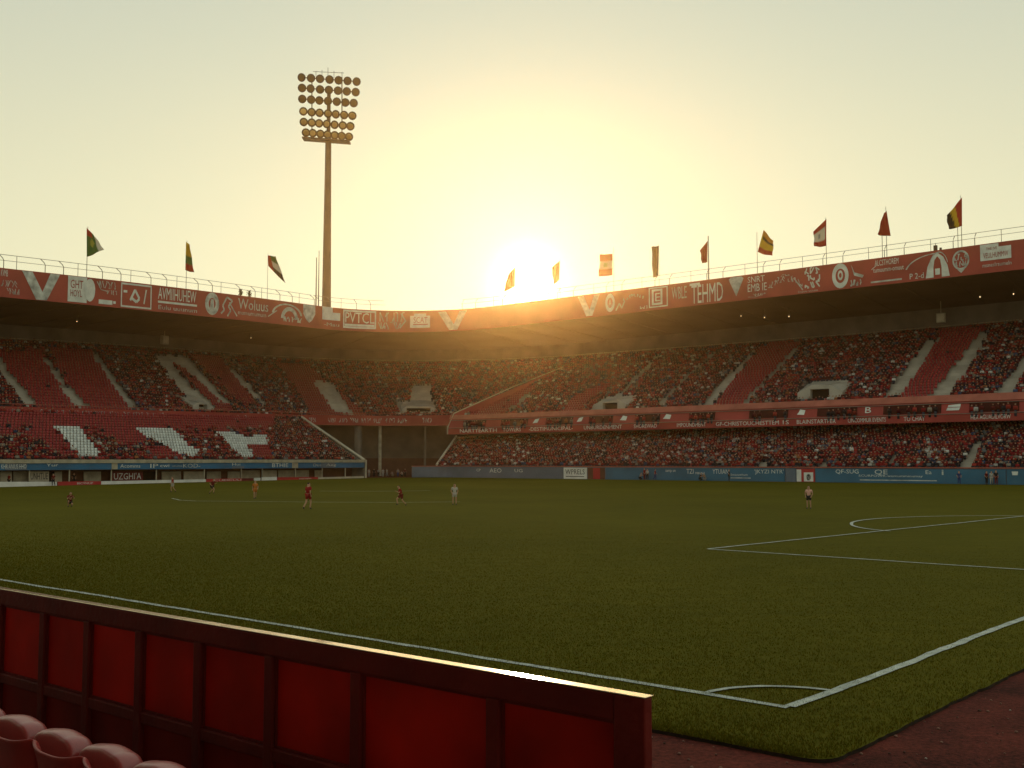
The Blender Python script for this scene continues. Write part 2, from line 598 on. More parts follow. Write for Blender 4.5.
def person_cols(n, redness=1.0):
    out = np.zeros((n, 4, 3))
    r = rng.random(n)
    idx = np.searchsorted(SW, r)
    base = np.array([c for c, _ in SHIRTS])[np.minimum(idx, len(SHIRTS) - 1)]
    out[:, 0] = base * rng.uniform(0.7, 1.2, (n, 1))
    out[:, 1] = np.array(SKINS)[rng.integers(0, 3, n)]
    out[:, 2] = np.array([0.02, 0.014, 0.01]) * rng.uniform(0.6, 4, (n, 1))
    out[:, 3] = np.array([0.03, 0.03, 0.04]) * rng.uniform(0.5, 2.0, (n, 1))
    return out


KSL = 0.6


def cut(s):
    return U_FUP + max(0.0, s - 9.0) * KSL


def terrace(name, u0, u1, E0, E1, rows, parent, step=2.5, matn='concrete', slant=None):
    us0 = urange(u0, u1, step)
    s0, s1 = E0.s, E1.s

    def us_at(s):
        if slant == 'start': a, b = cut(s) + .1, u1
        elif slant == 'end': a, b = u0, cut(s) - .02
        else: a, b = u0, u1
        return [a + (b - a) * i / (len(us0) - 1) for i in range(len(us0))]
    mb = MB()
    rr = []
    for i in range(rows):
        a, b = i / rows, (i + 1) / rows
        sa, sb = s0 + (s1 - s0) * a, s0 + (s1 - s0) * b
        fz = i / max(1, rows - 1)
        rr.append([P(u, sa, E0.z(u) + (E1.z(u) - E0.z(u)) * fz) for u in us_at(sa)])
        rr.append([P(u, sb, E0.z(u) + (E1.z(u) - E0.z(u)) * fz) for u in us_at(sb)])
    # skirt at the front going down
    rr.insert(0, [P(u, s0, E0.z(u) - 0.9) for u in us_at(s0)])
    mb.grid(rr)
    return mb.build(name, M[matn], parent)


def fill_tier(stand, crowd_name, u0, u1, E0, E1, rows, bare, red, white, dens, crowd_label, redcol=(0.27, 0.018, 0.02), holes=(), redocc=0.006, densfun=None, slant=None):
    seats_p, seats_a, seats_c = [], [], []
    pp, pa = [], []
    s0, s1 = E0.s, E1.s
    pit = (s1 - s0) / rows
    for i in range(rows):
        s = s0 + pit * i + pit * 0.62
        fz = i / max(1, rows - 1)
        u = (cut(s) + .4 if slant == 'start' else u0 + 0.4)
        ue = (cut(s) - .3 if slant == 'end' else u1 - 0.4)
        while u < ue:
            z = E0.z(u) + (E1.z(u) - E0.z(u)) * fz
            p = P(u, s, z)
            q = proj((p[0], p[1], z + 0.5))
            q0 = q
            q = (q[0] + random.gauss(0, .7), q[1] + random.gauss(0, .5))
            scale = (R0 + s) / 24.0 if 0 < u < LA else 1.0
            du = 0.52 / scale if 0 < u < LA else 0.52
            u += du
            if any(inpoly(q[0], q[1], b) for b in bare): continue
            if any(h[0] < u < h[1] and h[2] < s < h[3] for h in holes): continue
            n = nrm(u)
            ang = math.atan2(n[1], n[0]) - math.pi / 2
            isred = any(inpoly(q0[0], q0[1], b) for b in red)
            iswhite = any(inpoly(q0[0], q0[1], b) for b in white)
            c = np.array((0.62, 0.64, 0.62)) if iswhite else np.array(redcol)
            seats_p.append(p); seats_a.append(ang)
            seats_c.append([c * random.uniform(0.85, 1.15)])
            d = dens if densfun is None else densfun(q[0], q[1])
            occ = redocc if (isred or iswhite) else d
            if random.random() < occ:
                pp.append((p[0] + random.uniform(-.05, .05), p[1] + random.uniform(-.05, .05), z + random.uniform(-.03, .05)))
                pa.append(ang + random.uniform(-.3, .3))
    so = scatter_mesh('seat_rows', SEAT_T, seats_p, seats_a, seats_c, M['seats'], parent=stand)
    tag(so, kind='stuff')
    if pp:
        po = scatter_mesh(crowd_name, PERSON_T, pp, pa, person_cols(len(pp)), M['crowd'], scl=rng.uniform(0.78, 0.98, len(pp)))
        tag(po, crowd_label, 'crowd', kind='stuff')
    return len(seats_p), len(pp)


def strip(mb, Ea, Eb, us, da=0.0, db=0.0, dza=0.0, dzb=0.0, mi=0, flip=False):
    mb.grid([[Ea.p(u, da, dza) for u in us], [Eb.p(u, db, dzb) for u in us]], mi, flip)


# ------------------------------------------------------------------ 2-D lettering mapped onto boards
FONT_CACHE = {}


def text2d(body):
    if body in FONT_CACHE: return FONT_CACHE[body]
    cu = bpy.data.curves.new('tmp_text', 'FONT')
    cu.body = body
    cu.size = 1.0
    cu.resolution_u = 2
    o = bpy.data.objects.new('tmp_text', cu)
    COL.objects.link(o)
    dg = bpy.context.evaluated_depsgraph_get()
    dg.update()
    me = o.evaluated_get(dg).to_mesh()
    v = np.array([tuple(p.co)[:2] for p in me.vertices])
    f = [tuple(q.vertices) for q in me.polygons]
    o.evaluated_get(dg).to_mesh_clear()
    bpy.data.objects.remove(o)
    bpy.data.curves.remove(cu)
    mn, mx = v.min(0), v.max(0)
    v = (v - mn) / (mx - mn)
    FONT_CACHE[body] = (v, f)
    return v, f


class Art:
    """flat marks in a 0..1 x 0..1 box"""
    def __init__(a): a.v, a.f = [], []

    def add(a, v, f):
        b = len(a.v)
        a.v += [tuple(p) for p in v]
        a.f += [tuple(b + i for i in q) for q in f]
        return a

    def text(a, body, x0=0, y0=0, x1=1, y1=1, arch=0.0):
        v, f = text2d(body)
        w = []
        for x, y in v:
            X = x0 + x * (x1 - x0)
            w.append((X, y0 + y * (y1 - y0) + arch * (1 - (2 * x - 1) ** 2)))
        return a.add(w, f)

    def poly(a, pts):
        return a.add(pts, [tuple(range(len(pts)))])

    def line(a, pts, w=0.04, asp=1.0):
        for (x0, y0), (x1, y1) in zip(pts[:-1], pts[1:]):
            dx, dy = (x1 - x0), (y1 - y0) / asp
            l = math.hypot(dx, dy) or 1
            nx, ny = -dy / l * w / 2, dx / l * w / 2 * asp
            a.add([(x0 - nx, y0 - ny), (x1 - nx, y1 - ny), (x1 + nx, y1 + ny), (x0 + nx, y0 + ny)], [(0, 1, 2, 3)])
        return a

    def ring(a, cx, cy, rx, ry, w=0.3, n=20, a0=0, a1=2 * math.pi):
        for i in range(n):
            t0, t1 = a0 + (a1 - a0) * i / n, a0 + (a1 - a0) * (i + 1) / n
            c0, s0, c1, s1 = math.cos(t0), math.sin(t0), math.cos(t1), math.sin(t1)
            k = 1 - w
            a.add([(cx + rx * k * c0, cy + ry * k * s0), (cx + rx * c0, cy + ry * s0), (cx + rx * c1, cy + ry * s1), (cx + rx * k * c1, cy + ry * k * s1)], [(0, 1, 2, 3)])
        return a

    def frame(a, x0, y0, x1, y1, wx, wy):
        for q in ((x0, y0, x1, y0 + wy), (x0, y1 - wy, x1, y1), (x0, y0 + wy, x0 + wx, y1 - wy), (x1 - wx, y0 + wy, x1, y1 - wy)):
            a.rect(*q)
        return a

    def rect(a, x0, y0, x1, y1):
        n = max(1, int((x1 - x0) * 10))
        for i in range(n):
            xa, xb = x0 + (x1 - x0) * i / n, x0 + (x1 - x0) * (i + 1) / n
            a.add([(xa, y0), (xb, y0), (xb, y1), (xa, y1)], [(0, 1, 2, 3)])
        return a

    def scrawl(a, x0, y0, x1, y1, n=6, seed=0, w=0.02, arch=0.0, asp=1.0):
        r = random.Random(seed)
        for i in range(n):
            xa = x0 + (x1 - x0) * (i + 0.1) / n
            xb = x0 + (x1 - x0) * (i + 0.8) / n
            dy = arch * (1 - (2 * (i + .5) / n - 1) ** 2)
            ks = [(xa, y0 + dy), (xa, y1 + dy), (xb, y1 + dy), (xb, y0 + dy), (xa, (y0 + y1) / 2 + dy), (xb, (y0 + y1) / 2 + dy), ((xa + xb) / 2, y1 + dy), ((xa + xb) / 2, y0 + dy)]
            r.shuffle(ks)
            a.line(ks[:r.choice((3, 4, 4))], w, asp)
        return a


def put(name, art, mapf, m, parent):
    me = mesh_from(name, [mapf(x, y) for x, y in art.v], art.f)
    return link(name, me, m, parent)


def bandmap(px0, px1, v0, v1, Ebot, Etop, ds=-0.05, layer=0):
    zmid = (Ebot.z(0) + Etop.z(0)) / 2
    ua, ub = u_at(px0, Etop.s, zmid), u_at(px1, Etop.s, zmid)

    def f(x, y):
        u = ua + (ub - ua) * x
        zb, zt = Ebot.z(u), Etop.z(u)
        v = v0 + (v1 - v0) * y
        return P(u, Ebot.s + (Etop.s - Ebot.s) * v + ds - 0.03 * layer, zb + (zt - zb) * v)
    return f


# ================================================================== SETTING: ground, turf, lines
gs = 300.0
mb = MB()
mb.add([(-gs, -90, 0), (gs, -90, 0), (gs, 285, 0), (-gs, 285, 0)], [(0, 1, 2, 3)])
tag(mb.build('ground', M['cinder']), kind='structure')

# pitch axes
tdir = np.array([-0.763, 0.646])      # along the touchline, away to the left
ndir = np.array([0.646, 0.763])       # across the pitch
TURF_Z = 0.045


def gz(px, py):
    return ground(px, py, TURF_Z + 0.02)[:2]


cor = gz(790, 706)
tl0 = gz(0, 579.5)
tdir = (tl0 - cor) / np.linalg.norm(tl0 - cor)
gl1 = gz(1016, 620)
gdir = (gl1 - cor) / np.linalg.norm(gl1 - cor)
pen = gz(708, 549)
pen_r = gz(1016, 569)
pen_f = gz(1016, 517)


def ext(a, b, l):
    d = (b - a) / np.linalg.norm(b - a)
    return a + d * l


# turf slab outline (rounded near corner)
e0 = gz(651, 727); e1 = gz(755, 748)
g0 = gz(1016, 671); g1 = gz(833, 758.5)
ed = (e0 - e1) / np.linalg.norm(e0 - e1)
ed = tdir
gd = (g0 - g1) / np.linalg.norm(g0 - g1)
Am = np.array([[ed[0], -gd[0]], [ed[1], -gd[1]]])
kk = np.linalg.solve(Am, g0 - e0)
tc_ = e0 + ed * kk[0]
RF = 0.4
c1, c2 = tc_ + ed * RF, tc_ + gd * RF
arc = []
for i in range(9):
    t = i / 8
    arc.append((1 - t) ** 2 * c1 + 2 * t * (1 - t) * tc_ + t * t * c2)
far_l = plan(U_LEND - 190, -2.2)
def ragged(a, b, step=.14, amp=.010):
    n_ = int(np.linalg.norm(b - a) / step)
    d = (b - a) / np.linalg.norm(b - a)
    q = np.array([-d[1], d[0]])
    out, w_ = [], 0.0
    for i in range(1, n_):
        w_ = w_ * .8 + random.gauss(0, amp)
        out.append(a + (b - a) * i / n_ + q * w_)
    return out


outline = [tc_ + ed * 135.0, tc_ + ed * 16.0] + ragged(tc_ + ed * 16.0, c1) + arc + ragged(c2, tc_ + gd * 22.0) + [tc_ + gd * 22.0, tc_ + gd * 130.0]
fr = plan(UMAX - 5, -1.6)
outline += [np.array(fr), np.array(plan(LA, -1.6)), np.array(plan(0, -2.0)), np.array(plan(-115, -2.0))]
TURF_Z = 0.045
mb = MB()
n = len(outline)
top = [(p[0], p[1], TURF_Z) for p in outline]
bot = [(p[0], p[1], -0.02) for p in outline]
mb.add(top, [tuple(range(n))], 0)
mb.add(top + bot, [(i, i + n, (i + 1) % n + n, (i + 1) % n) for i in range(n)], 1)
tag(mb.build('pitch_turf', [M['grass'], M['soil']]), kind='structure')

LINES = []   # polylines of the painted lines
W = 0.13


def paint(pts, w=W, jit=0.012):
    pts = [np.array(p[:2]) for p in pts]
    dense = []
    for a, b in zip(pts[:-1], pts[1:]):
        L = np.linalg.norm(b - a)
        m = max(1, int(L / 0.35))
        for i in range(m): dense.append(a + (b - a) * i / m)
    dense.append(pts[-1])
    LINES.append(dense)
    rows = [[], []]
    w0 = 0.0
    off_ = 0.0
    for i, p in enumerate(dense):
        d = dense[min(i + 1, len(dense) - 1)] - dense[max(i - 1, 0)]
        d = d / (np.linalg.norm(d) + 1e-9)
        nn = np.array([-d[1], d[0]])
        w0 = w0 * 0.92 + random.gauss(0, 0.006)
        off_ = off_ * .97 + random.gauss(0, .007)
        p = p + nn * off_
        a = p + nn * (w / 2 + w0 + random.uniform(-jit, jit))
        b = p + nn * (-w / 2 + w0 + random.uniform(-jit, jit))
        rows[0].append((a[0], a[1], LZ))
        rows[1].append((b[0], b[1], LZ))
    mbl.grid(rows, 0, True)


mbl = MB()
LZ = TURF_Z + 0.014
paint([cor + tdir * 112, cor], 0.15)
LZ += 0.004
paint([cor, cor + gdir * 72], 0.16)
LZ += 0.004
# corner arc
ra, rb = gz(690, 689), gz(814, 693)
r1, r2 = np.linalg.norm(ra - cor), np.linalg.norm(rb - cor)
rr = (r1 + r2) / 2
a0_ = math.atan2(tdir[1], tdir[0]); a1_ = math.atan2(gdir[1], gdir[0])
paint([cor + rr * np.array([math.cos(a0_ + (a1_ - a0_) * i / 12), math.sin(a0_ + (a1_ - a0_) * i / 12)]) for i in range(13)], 0.10)
LZ += 0.004
dpr = (pen_r - pen) / np.linalg.norm(pen_r - pen)
kx = np.linalg.solve(np.array([[dpr[0], -gdir[0]], [dpr[1], -gdir[1]]]), cor - pen)
pr = pen + dpr * kx[0]
pf = ext(pen, pen_f, 62)
paint([pr, pen], 0.14)
LZ += 0.004
paint([pen, pf], 0.14)
LZ += 0.004
dpts = [gz(*q) for q in ((890, 531.2), (872, 529.6), (858, 527.4), (850.5, 524.6), (853, 521.8), (866, 519.6), (890, 517.8), (930, 516.4), (970, 515.8), (1014, 515.9), (1060, 516.4))]
# smooth
for _ in range(2):
    q = [dpts[0]]
    for a, b in zip(dpts[:-1], dpts[1:]): q += [a * .75 + b * .25, a * .25 + b * .75]
    dpts = q + [dpts[-1]]
paint(dpts, 0.16)
LZ += 0.004
hw = [gz(*q) for q in ((172, 498.6), (180, 500.3), (196, 501.2), (240, 501.5), (320, 502.3), (400, 502.6), (460, 502))]
paint(hw, 0.15)
LZ += 0.004
paint([gz(*q) for q in ((320, 491.3), (375, 491.5), (430, 490.8))], 0.2)
tag(mbl.build('pitch_lines', M['line']), kind='structure')


# grass blades near the stand
def seg_dist(px, py, a, b):
    d = b - a
    t = np.clip(((px - a[0]) * d[0] + (py - a[1]) * d[1]) / (d @ d), 0, 1)
    return np.hypot(px - a[0] - t * d[0], py - a[1] - t * d[1])


NB = 950000
tt = -16 + 76 * rng.random(NB) ** 1.25          # along touchline from corner
nn_ = -2.2 + 34 * rng.random(NB) ** 1.9
gperp = np.array([-tdir[1], tdir[0]])
if gperp @ ndir < 0: gperp = -gperp
bx = cor[0] + tdir[0] * tt + gperp[0] * nn_
by = cor[1] + tdir[1] * tt + gperp[1] * nn_
# inside the turf
edn = np.array([-ed[1], ed[0]]); edn = edn if edn @ ndir > 0 else -edn
gdn = np.array([-gd[1], gd[0]]); gdn = gdn if gdn @ tdir > 0 else -gdn
ins = ((bx - tc_[0]) * edn[0] + (by - tc_[1]) * edn[1] > 0.0) & ((bx - tc_[0]) * gdn[0] + (by - tc_[1]) * gdn[1] > 0.0)
# rounded corner
cc_ = c1 + c2 - tc_
rel = np.stack([bx - cc_[0], by - cc_[1]], -1)
corner_zone = (rel @ edn < 0) & (rel @ gdn < 0)
RR = np.linalg.norm(c1 - cc_)
ins &= ~(corner_zone & (np.hypot(rel[:, 0], rel[:, 1]) > RR))
inview = (np.abs(bx) < 0.62 * by + 6)
fade = np.clip(1 - ((nn_ + 2.2) / 34.0) ** 1.3, 0, 1) * np.clip((60 - tt) / 34, 0, 1)
keep = ins & inview & (rng.random(NB) < fade)
bx, by = bx[keep], by[keep]
mind = np.full(len(bx), 9.0)
for Lp in LINES[:5]:
    q = Lp[::12] + [Lp[-1]]
    for a, b in zip(q[:-1], q[1:]):
        if min(a[1], b[1]) > 60: continue
        mind = np.minimum(mind, seg_dist(bx, by, a, b))
dist = np.hypot(bx, by)
fade = fade[keep]
hb = rng.uniform(0.020, 0.040, len(bx)) * (.35 + .65 * fade) * np.where(mind < 0.07, 0.45, 1.0)
edge_d = np.minimum((bx - tc_[0]) * edn[0] + (by - tc_[1]) * edn[1], (bx - tc_[0]) * gdn[0] + (by - tc_[1]) * gdn[1])
hb = np.where((edge_d < 0.25), hb * rng.uniform(0.7, 1.9, len(bx)), hb)
wb = 0.0042 + 0.00020 * dist
aa = rng.uniform(0, math.pi, len(bx))
lx, ly = rng.normal(0, 0.45, len(bx)) * hb, rng.normal(0, 0.45, len(bx)) * hb
nbl = len(bx)
co = np.zeros((nbl, 3, 3), np.float32)
co[:, 0] = np.stack([bx - np.cos(aa) * wb, by - np.sin(aa) * wb, np.full(nbl, TURF_Z - 0.004)], -1)
co[:, 1] = np.stack([bx + np.cos(aa) * wb, by + np.sin(aa) * wb, np.full(nbl, TURF_Z - 0.004)], -1)
co[:, 2] = np.stack([bx + lx, by + ly, TURF_Z + hb], -1)
me = bpy.data.meshes.new('grass')
me.vertices.add(nbl * 3); me.vertices.foreach_set('co', co.ravel())
me.loops.add(nbl * 3); me.loops.foreach_set('vertex_index', np.arange(nbl * 3, dtype=np.int32))
me.polygons.add(nbl); me.polygons.foreach_set('loop_start', np.arange(nbl, dtype=np.int32) * 3)
me.update(calc_edges=True)
ca = me.color_attributes.new('Col', 'FLOAT_COLOR', 'POINT')
gcol = np.array([0.090, 0.078, 0.005])[None] * rng.uniform(0.88, 1.18, (nbl, 1)) * np.stack([rng.uniform(0.85, 1.25, nbl), np.ones(nbl), np.ones(nbl)], -1)
wl = (mind < 0.06) & (rng.random(nbl) < 0.75)
gcol[wl] = np.array([0.42, 0.44, 0.38])
c4 = np.ones((nbl, 3, 4), np.float32)
c4[:, :, :3] = gcol[:, None, :]
ca.data.foreach_set('color', c4.ravel())
go = link('grass', me, M['blade'])
tag(go, 'short blades of turf growing along the near corner of the pitch', 'grass', kind='stuff')

# loose pebbles on the cinder near the turf corner
gp, ga, gc, gsz = [], [], [], []
for _ in range(5200):
    t_, n_ = random.uniform(-9, 16), random.uniform(-4.5, 18)
    p = cor + tdir * t_ + gperp * n_
    r1_ = (p - tc_) @ edn; r2_ = (p - tc_) @ gdn
    if r1_ > -.03 and r2_ > -.03: continue
    if min(max(r1_, r2_), 0) < -7: continue
    gp.append((p[0], p[1], .004)); ga.append(random.uniform(0, 6.28)); gsz.append(random.uniform(.25, .85) ** 2)
    v_ = random.uniform(.4, 1.3)
    gc.append([(.20 * v_, .10 * v_, .075 * v_)] if random.random() < .93 else [(.4, .35, .3)])
STONE_T = template([(quadbox(-.03, .03, -.024, .026, 0, .03, -.016, .02, -.012, .018), 0)])
tag(scatter_mesh('gravel', STONE_T, gp, ga, gc, M['crowd'], scl=gsz), 'loose small stones on the red ground beside the turf corner', 'gravel', kind='stuff')

# ================================================================== STANDS
def quad_prism(mb, f, us, mi=0):
    """f(u) -> ring of points (closed profile), swept along us with end caps"""
    rows = [f(u) for u in us]
    n = len(rows[0])
    rr = [r + [r[0]] for r in rows]
    mb.grid(rr, mi)
    mb.add(rows[0], [tuple(range(n))], mi)
    mb.add(rows[-1], [tuple(range(n))[::-1]], mi)


def roof_for(root, u0, u1, endcaps=True):
    us = urange(u0, u1, 2.5)
    mb = MB()
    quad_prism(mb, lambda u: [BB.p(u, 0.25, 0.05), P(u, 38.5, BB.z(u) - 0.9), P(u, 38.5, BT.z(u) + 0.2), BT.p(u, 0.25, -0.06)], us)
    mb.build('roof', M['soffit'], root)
    mb = MB()   # ribs under the roof
    st = math.ceil(u0 / 7.0) * 7.0
    while st < u1:
        for k_ in (0.15,):
            a = [P(st + d, 12.6, BB.z(st) - 0.03) for d in (-k_, k_)]
            b = [P(st + d, 36.0, BB.z(st) - 0.9) for d in (-k_, k_)]
            mb.hexa([(a[0][0], a[0][1], a[0][2] - 0.08), (a[1][0], a[1][1], a[1][2] - 0.08), (b[1][0], b[1][1], b[1][2] - 0.1), (b[0][0], b[0][1], b[0][2] - 0.1),
                     a[0], a[1], b[1], b[0]])
        st += 7.0
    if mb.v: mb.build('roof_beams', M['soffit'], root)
    mb = MB()
    quad_prism(mb, lambda u: [BB.p(u), BB.p(u, 0.22), BT.p(u, 0.22), BT.p(u)], us)
    fas = mb.build('fascia', M['band'], root)
    mb = MB()
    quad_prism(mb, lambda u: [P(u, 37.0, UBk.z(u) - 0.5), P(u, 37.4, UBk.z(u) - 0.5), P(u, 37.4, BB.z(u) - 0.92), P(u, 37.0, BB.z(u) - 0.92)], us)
    mb.build('rear_wall', M['darkconcrete'], root)
    mb = MB()
    mb.tube([P(u, 36, RL.z(u)) for u in us], 0.07, 4)
    u = u0 + 2
    while u < u1:
        mb.tube([P(u, 36, UBk.z(u) - 0.2), P(u, 36, RL.z(u))], 0.05, 4)
        u += 8
    mb.build('rear_handrail', M['beige'], root)
    return fas


def railing_for(root, u0, u1, upright_at=None):
    us = urange(u0, u1, 3.0)
    mb = MB()
    mb.tube([BT.p(u, 1.6, 2.05) for u in us], 0.035, 4)
    mb.tube([BT.p(u, 0.5, 1.1) for u in us], 0.03, 4)
    ra_ = mb.build('roof_railing', M['rail'], root)
    u = u0 + 0.3
    i = 0
    while u < u1:
        m = MB()
        if i % 3 == 2:
            m.tube([BT.p(u, 1.6, -0.05), BT.p(u, 1.6, 2.05)], 0.04, 5)
        else:
            m.tube([BT.p(u, 0.5, -0.05), BT.p(u, 0.5, 1.1), BT.p(u, 0.75, 1.45), BT.p(u, 1.6, 2.05)], 0.055, 5)
        m.build('railing_post', M['rail'], ra_)
        u += random.uniform(2.6, 3.6)
        i += 1
    return ra_


def entrance(root, px, ytop, ybot, wpx, E0, E1, open_w=0.42):
    """concrete stair entrance rising out of a terrace"""
    # find the row where the mouth stands
    sA, sB = E0.s, E1.s
    best = None
    for k_ in range(60):
        s = sA + 0.5 + (sB - sA) * 0.5 * k_ / 60
        u = u_at(px, s, E0.z(0))
        z = E0.z(u) + (E1.z(u) - E0.z(u)) * (s - sA) / (sB - sA)
        y = proj(P(u, s, z))[1]
        if best is None or abs(y - ybot) < best[0]: best = (abs(y - ybot), s, u, z)
    _, s, u, z = best
    Y = plan(u, s)[1]
    hw_ = wpx / F * Y / 2
    h = (ybot - ytop) / F * Y
    slope = (E1.z(u) - E0.z(u)) / (sB - sA)
    dep = h / slope * 0.95
    t0, t1 = u - hw_, u + hw_
    root_e = None
    mb = MB()
    ow = hw_ * open_w
    # side walls with sloping tops, lintel, roof slab
    for a, b in ((t0, u - ow), (u + ow, t1)):
        mb.hexa([P(a, s, z - 0.3), P(b, s, z - 0.3), P(b, s + dep, z + 0.2), P(a, s + dep, z + 0.2),
                 P(a, s, z + h * (0.45 if a == t0 else 0.8)), P(b, s, z + h * (0.8 if a == t0 else 0.45)), P(b, s + dep, z + h + .2), P(a, s + dep, z + h + .2)])
    mb.hexa([P(u - ow, s - 0.003, z + h * 0.62), P(u + ow, s - 0.003, z + h * 0.62), P(u + ow, s + dep, z + h * 0.62), P(u - ow, s + dep, z + h * 0.62),
             P(u - ow, s - 0.003, z + h * 0.86), P(u + ow, s - 0.003, z + h * 0.86), P(u + ow, s + dep, z + h + .25), P(u - ow, s + dep, z + h + .25)])
    mb.hexa([P(t0 + 0.4, s + dep, z + h - 1.2), P(t1 - 0.4, s + dep, z + h - 1.2), P(t1 - 0.4, s + dep + 2.5, z + h), P(t0 + 0.4, s + dep + 2.5, z + h),
             P(t0 + 0.4, s + dep, z + h + .3), P(t1 - 0.4, s + dep, z + h + .3), P(t1 - 0.4, s + dep + 2.5, z + h + 1.3), P(t0 + 0.4, s + dep + 2.5, z + h + 1.3)])
    e = mb.build('stair_entrance', M['concrete'], root)
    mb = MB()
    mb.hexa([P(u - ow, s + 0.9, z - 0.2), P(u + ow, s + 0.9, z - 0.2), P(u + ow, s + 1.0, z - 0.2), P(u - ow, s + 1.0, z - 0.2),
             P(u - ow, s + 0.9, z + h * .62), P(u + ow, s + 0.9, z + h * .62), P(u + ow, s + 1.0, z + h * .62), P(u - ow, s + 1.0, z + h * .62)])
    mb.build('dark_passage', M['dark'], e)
    return (t0, t1, s - 0.5, s + dep + 1.0)


def stand_root(label, u):
    p = plan(u, 0)
    e = empty('grandstand')
    tag(e, label, 'grandstand', 'grandstands round the pitch')
    return e


UL0, UR1 = -112.0, LA + 125.0
left = stand_root('two tier stand on the left with white seat letters and blue strip above dugouts', -40)
corner = stand_root('curved upper stand over the dark open corner below the floodlight mast', 15)
far_ = stand_root('long red two tier stand across the pitch above blue boards with packed lower crowd', LA + 60)

# --- left stand, lower
ROWS_L = 18
terrace('lower_terrace', UL0, U_LEND - 0.4, LLF, LLK, ROWS_L, left)
usl = urange(UL0, U_LEND, 4)
mb = MB()
quad_prism(mb, lambda u: [LCB.p(u), LCB.p(u, 0.5), LCT.p(u, 0.5, -0.45), LCT.p(u, 0, -0.45)], usl)
bf = mb.build('blue_fascia', M['bluefascia'], left)
mb = MB()
quad_prism(mb, lambda u: [LCT.p(u, -0.12, -0.44), LCT.p(u, 1.0, -0.44), LCT.p(u, 1.0, 0.02), LCT.p(u, -0.12, 0.02)], usl)
mb.build('parapet_cap', M['beige'], left)
mb = MB()
quad_prism(mb, lambda u: [P(u, 2.6, 0.0), P(u, 2.9, 0.0), P(u, 2.9, LCB.z(u) + 0.6), P(u, 2.6, LCB.z(u) + 0.6)], usl)
quad_prism(mb, lambda u: [P(u, 0.5, LCB.z(u) + 0.25), P(u, 2.6, LCB.z(u) + 0.25), P(u, 2.6, LCB.z(u) + 0.4), P(u, 0.5, LCB.z(u) + 0.4)], usl)
mb.build('recess_wall', M['brown'], left)


def u_l(px): return u_at(px, 0.3, 1.0)


def rec_panel(name, x0, x1, y0, y1, m, s=2.2, th=0.1):
    a, b = solve(x0, y0, s), solve(x1, y0, s)
    a2, b2 = solve(x0, y1, s), solve(x1, y1, s)
    mb = MB()
    mb.hexa([P(a2[0], s, max(a2[1], 0.0)), P(b2[0], s, max(b2[1], 0)), P(b2[0], s + th, max(b2[1], 0)), P(a2[0], s + th, max(a2[1], 0)),
             P(a[0], s, a[1]), P(b[0], s, b[1]), P(b[0], s + th, b[1]), P(a[0], s + th, a[1])])
    return mb.build(name, m, left)


for x0, x1, m in ((0.5, 12, 'cream'), (13.5, 28, 'beige'), (55, 62, 'cream'), (84, 101, 'beige'), (162, 181, 'beige'), (184, 205, 'cream'), (207, 221, 'beige'),
                  (228, 240, 'beige'), (242, 260, 'beige'), (262, 277, 'cream'), (278.5, 294, 'beige'), (296, 309, 'beige'), (315, 322, 'beige')):
    rec_panel('recess_panel', x0, x1, 471.5 if x0 < 230 else 470.3, 483 - 0.012 * x0, M[m])
for x0, x1 in ((49.5, 54), (143.5, 155), (192, 194)):
    rec_panel('door', x0, x1, 471.5, 484.3 - 0.016 * x0, M['dark'], 2.35)
for px in (29, 69, 111, 156, 204, 241, 262, 295, 322, 345, 364):
    u = u_l(px)
    mb = MB()
    mb.tube([P(u, 0.25, 0), P(u, 0.25, LCB.z(u) + 0.02)], 0.09, 6)
    mb.build('post', M['beige'], left)
for x0, x1, body, m in ((29.5, 49, 'UNHTUE', 'cream'), (112, 143, "UZGHI'A", 'darkred')):
    o = rec_panel('banner', x0, x1, 471.3, 482.5, M[m], 1.2, 0.08)
    put('lettering', Art().text(body, 0.06, .25, .94, .85), bandmap_box := (lambda a, b, c, d: (lambda x, y: P(a[0] + (b[0] - a[0]) * x, 1.17, c[1] + (a[1] - c[1]) * y)))(
        solve(x0, 471.3, 1.2), solve(x1, 471.3, 1.2), solve(x0, 482.5, 1.2), solve(x1, 482.5, 1.2)), M['darkletters' if m == 'cream' else 'letters'], o)
# blue fascia writing
for x0, x1, v0, v1, body, m in ((1, 26, .2, .85, 'KHR ANIUS HHO', 'letters'), (46, 58, .5, .9, 'Yur', 'letters'), (120, 140, .25, .8, 'Acomms', 'letters'), (150, 158, .2, .85, 'IP', 'letters'),
                                (160, 169, .3, .8, 'cwi', 'letters'), (172, 182, .4, .6, 'alune', 'paleletters'), (183, 200, .2, .85, 'KOD-', 'paleletters'), (232, 240, .5, .95, 'Hui', 'letters'),
                                (272, 288, .2, .9, 'BTHIE', 'letters'), (313, 321, .3, .8, 'Dus', 'paleletters'), (326, 336, .2, .8, 'Aeg', 'paleletters')):
    put('lettering', Art().text(body), bandmap(x0, x1, v0, v1, LCB, Edge(0, [(0, 463), (365, 462.5)], 1)), M[m], bf)
for px, w in ((114.5, 6), (16, 22), (238, 12), (295, 6), (328, 14)):
    put('panel', Art().rect(0, 0, 1, 1), bandmap(px - w / 2, px + w / 2, 0.02, .98 if w != 12 else .4, LCB, Edge(0, [(0, 463), (365, 462.5)], 1), ds=-0.02), M['greyblue' if w > 6 else 'beige'], bf)
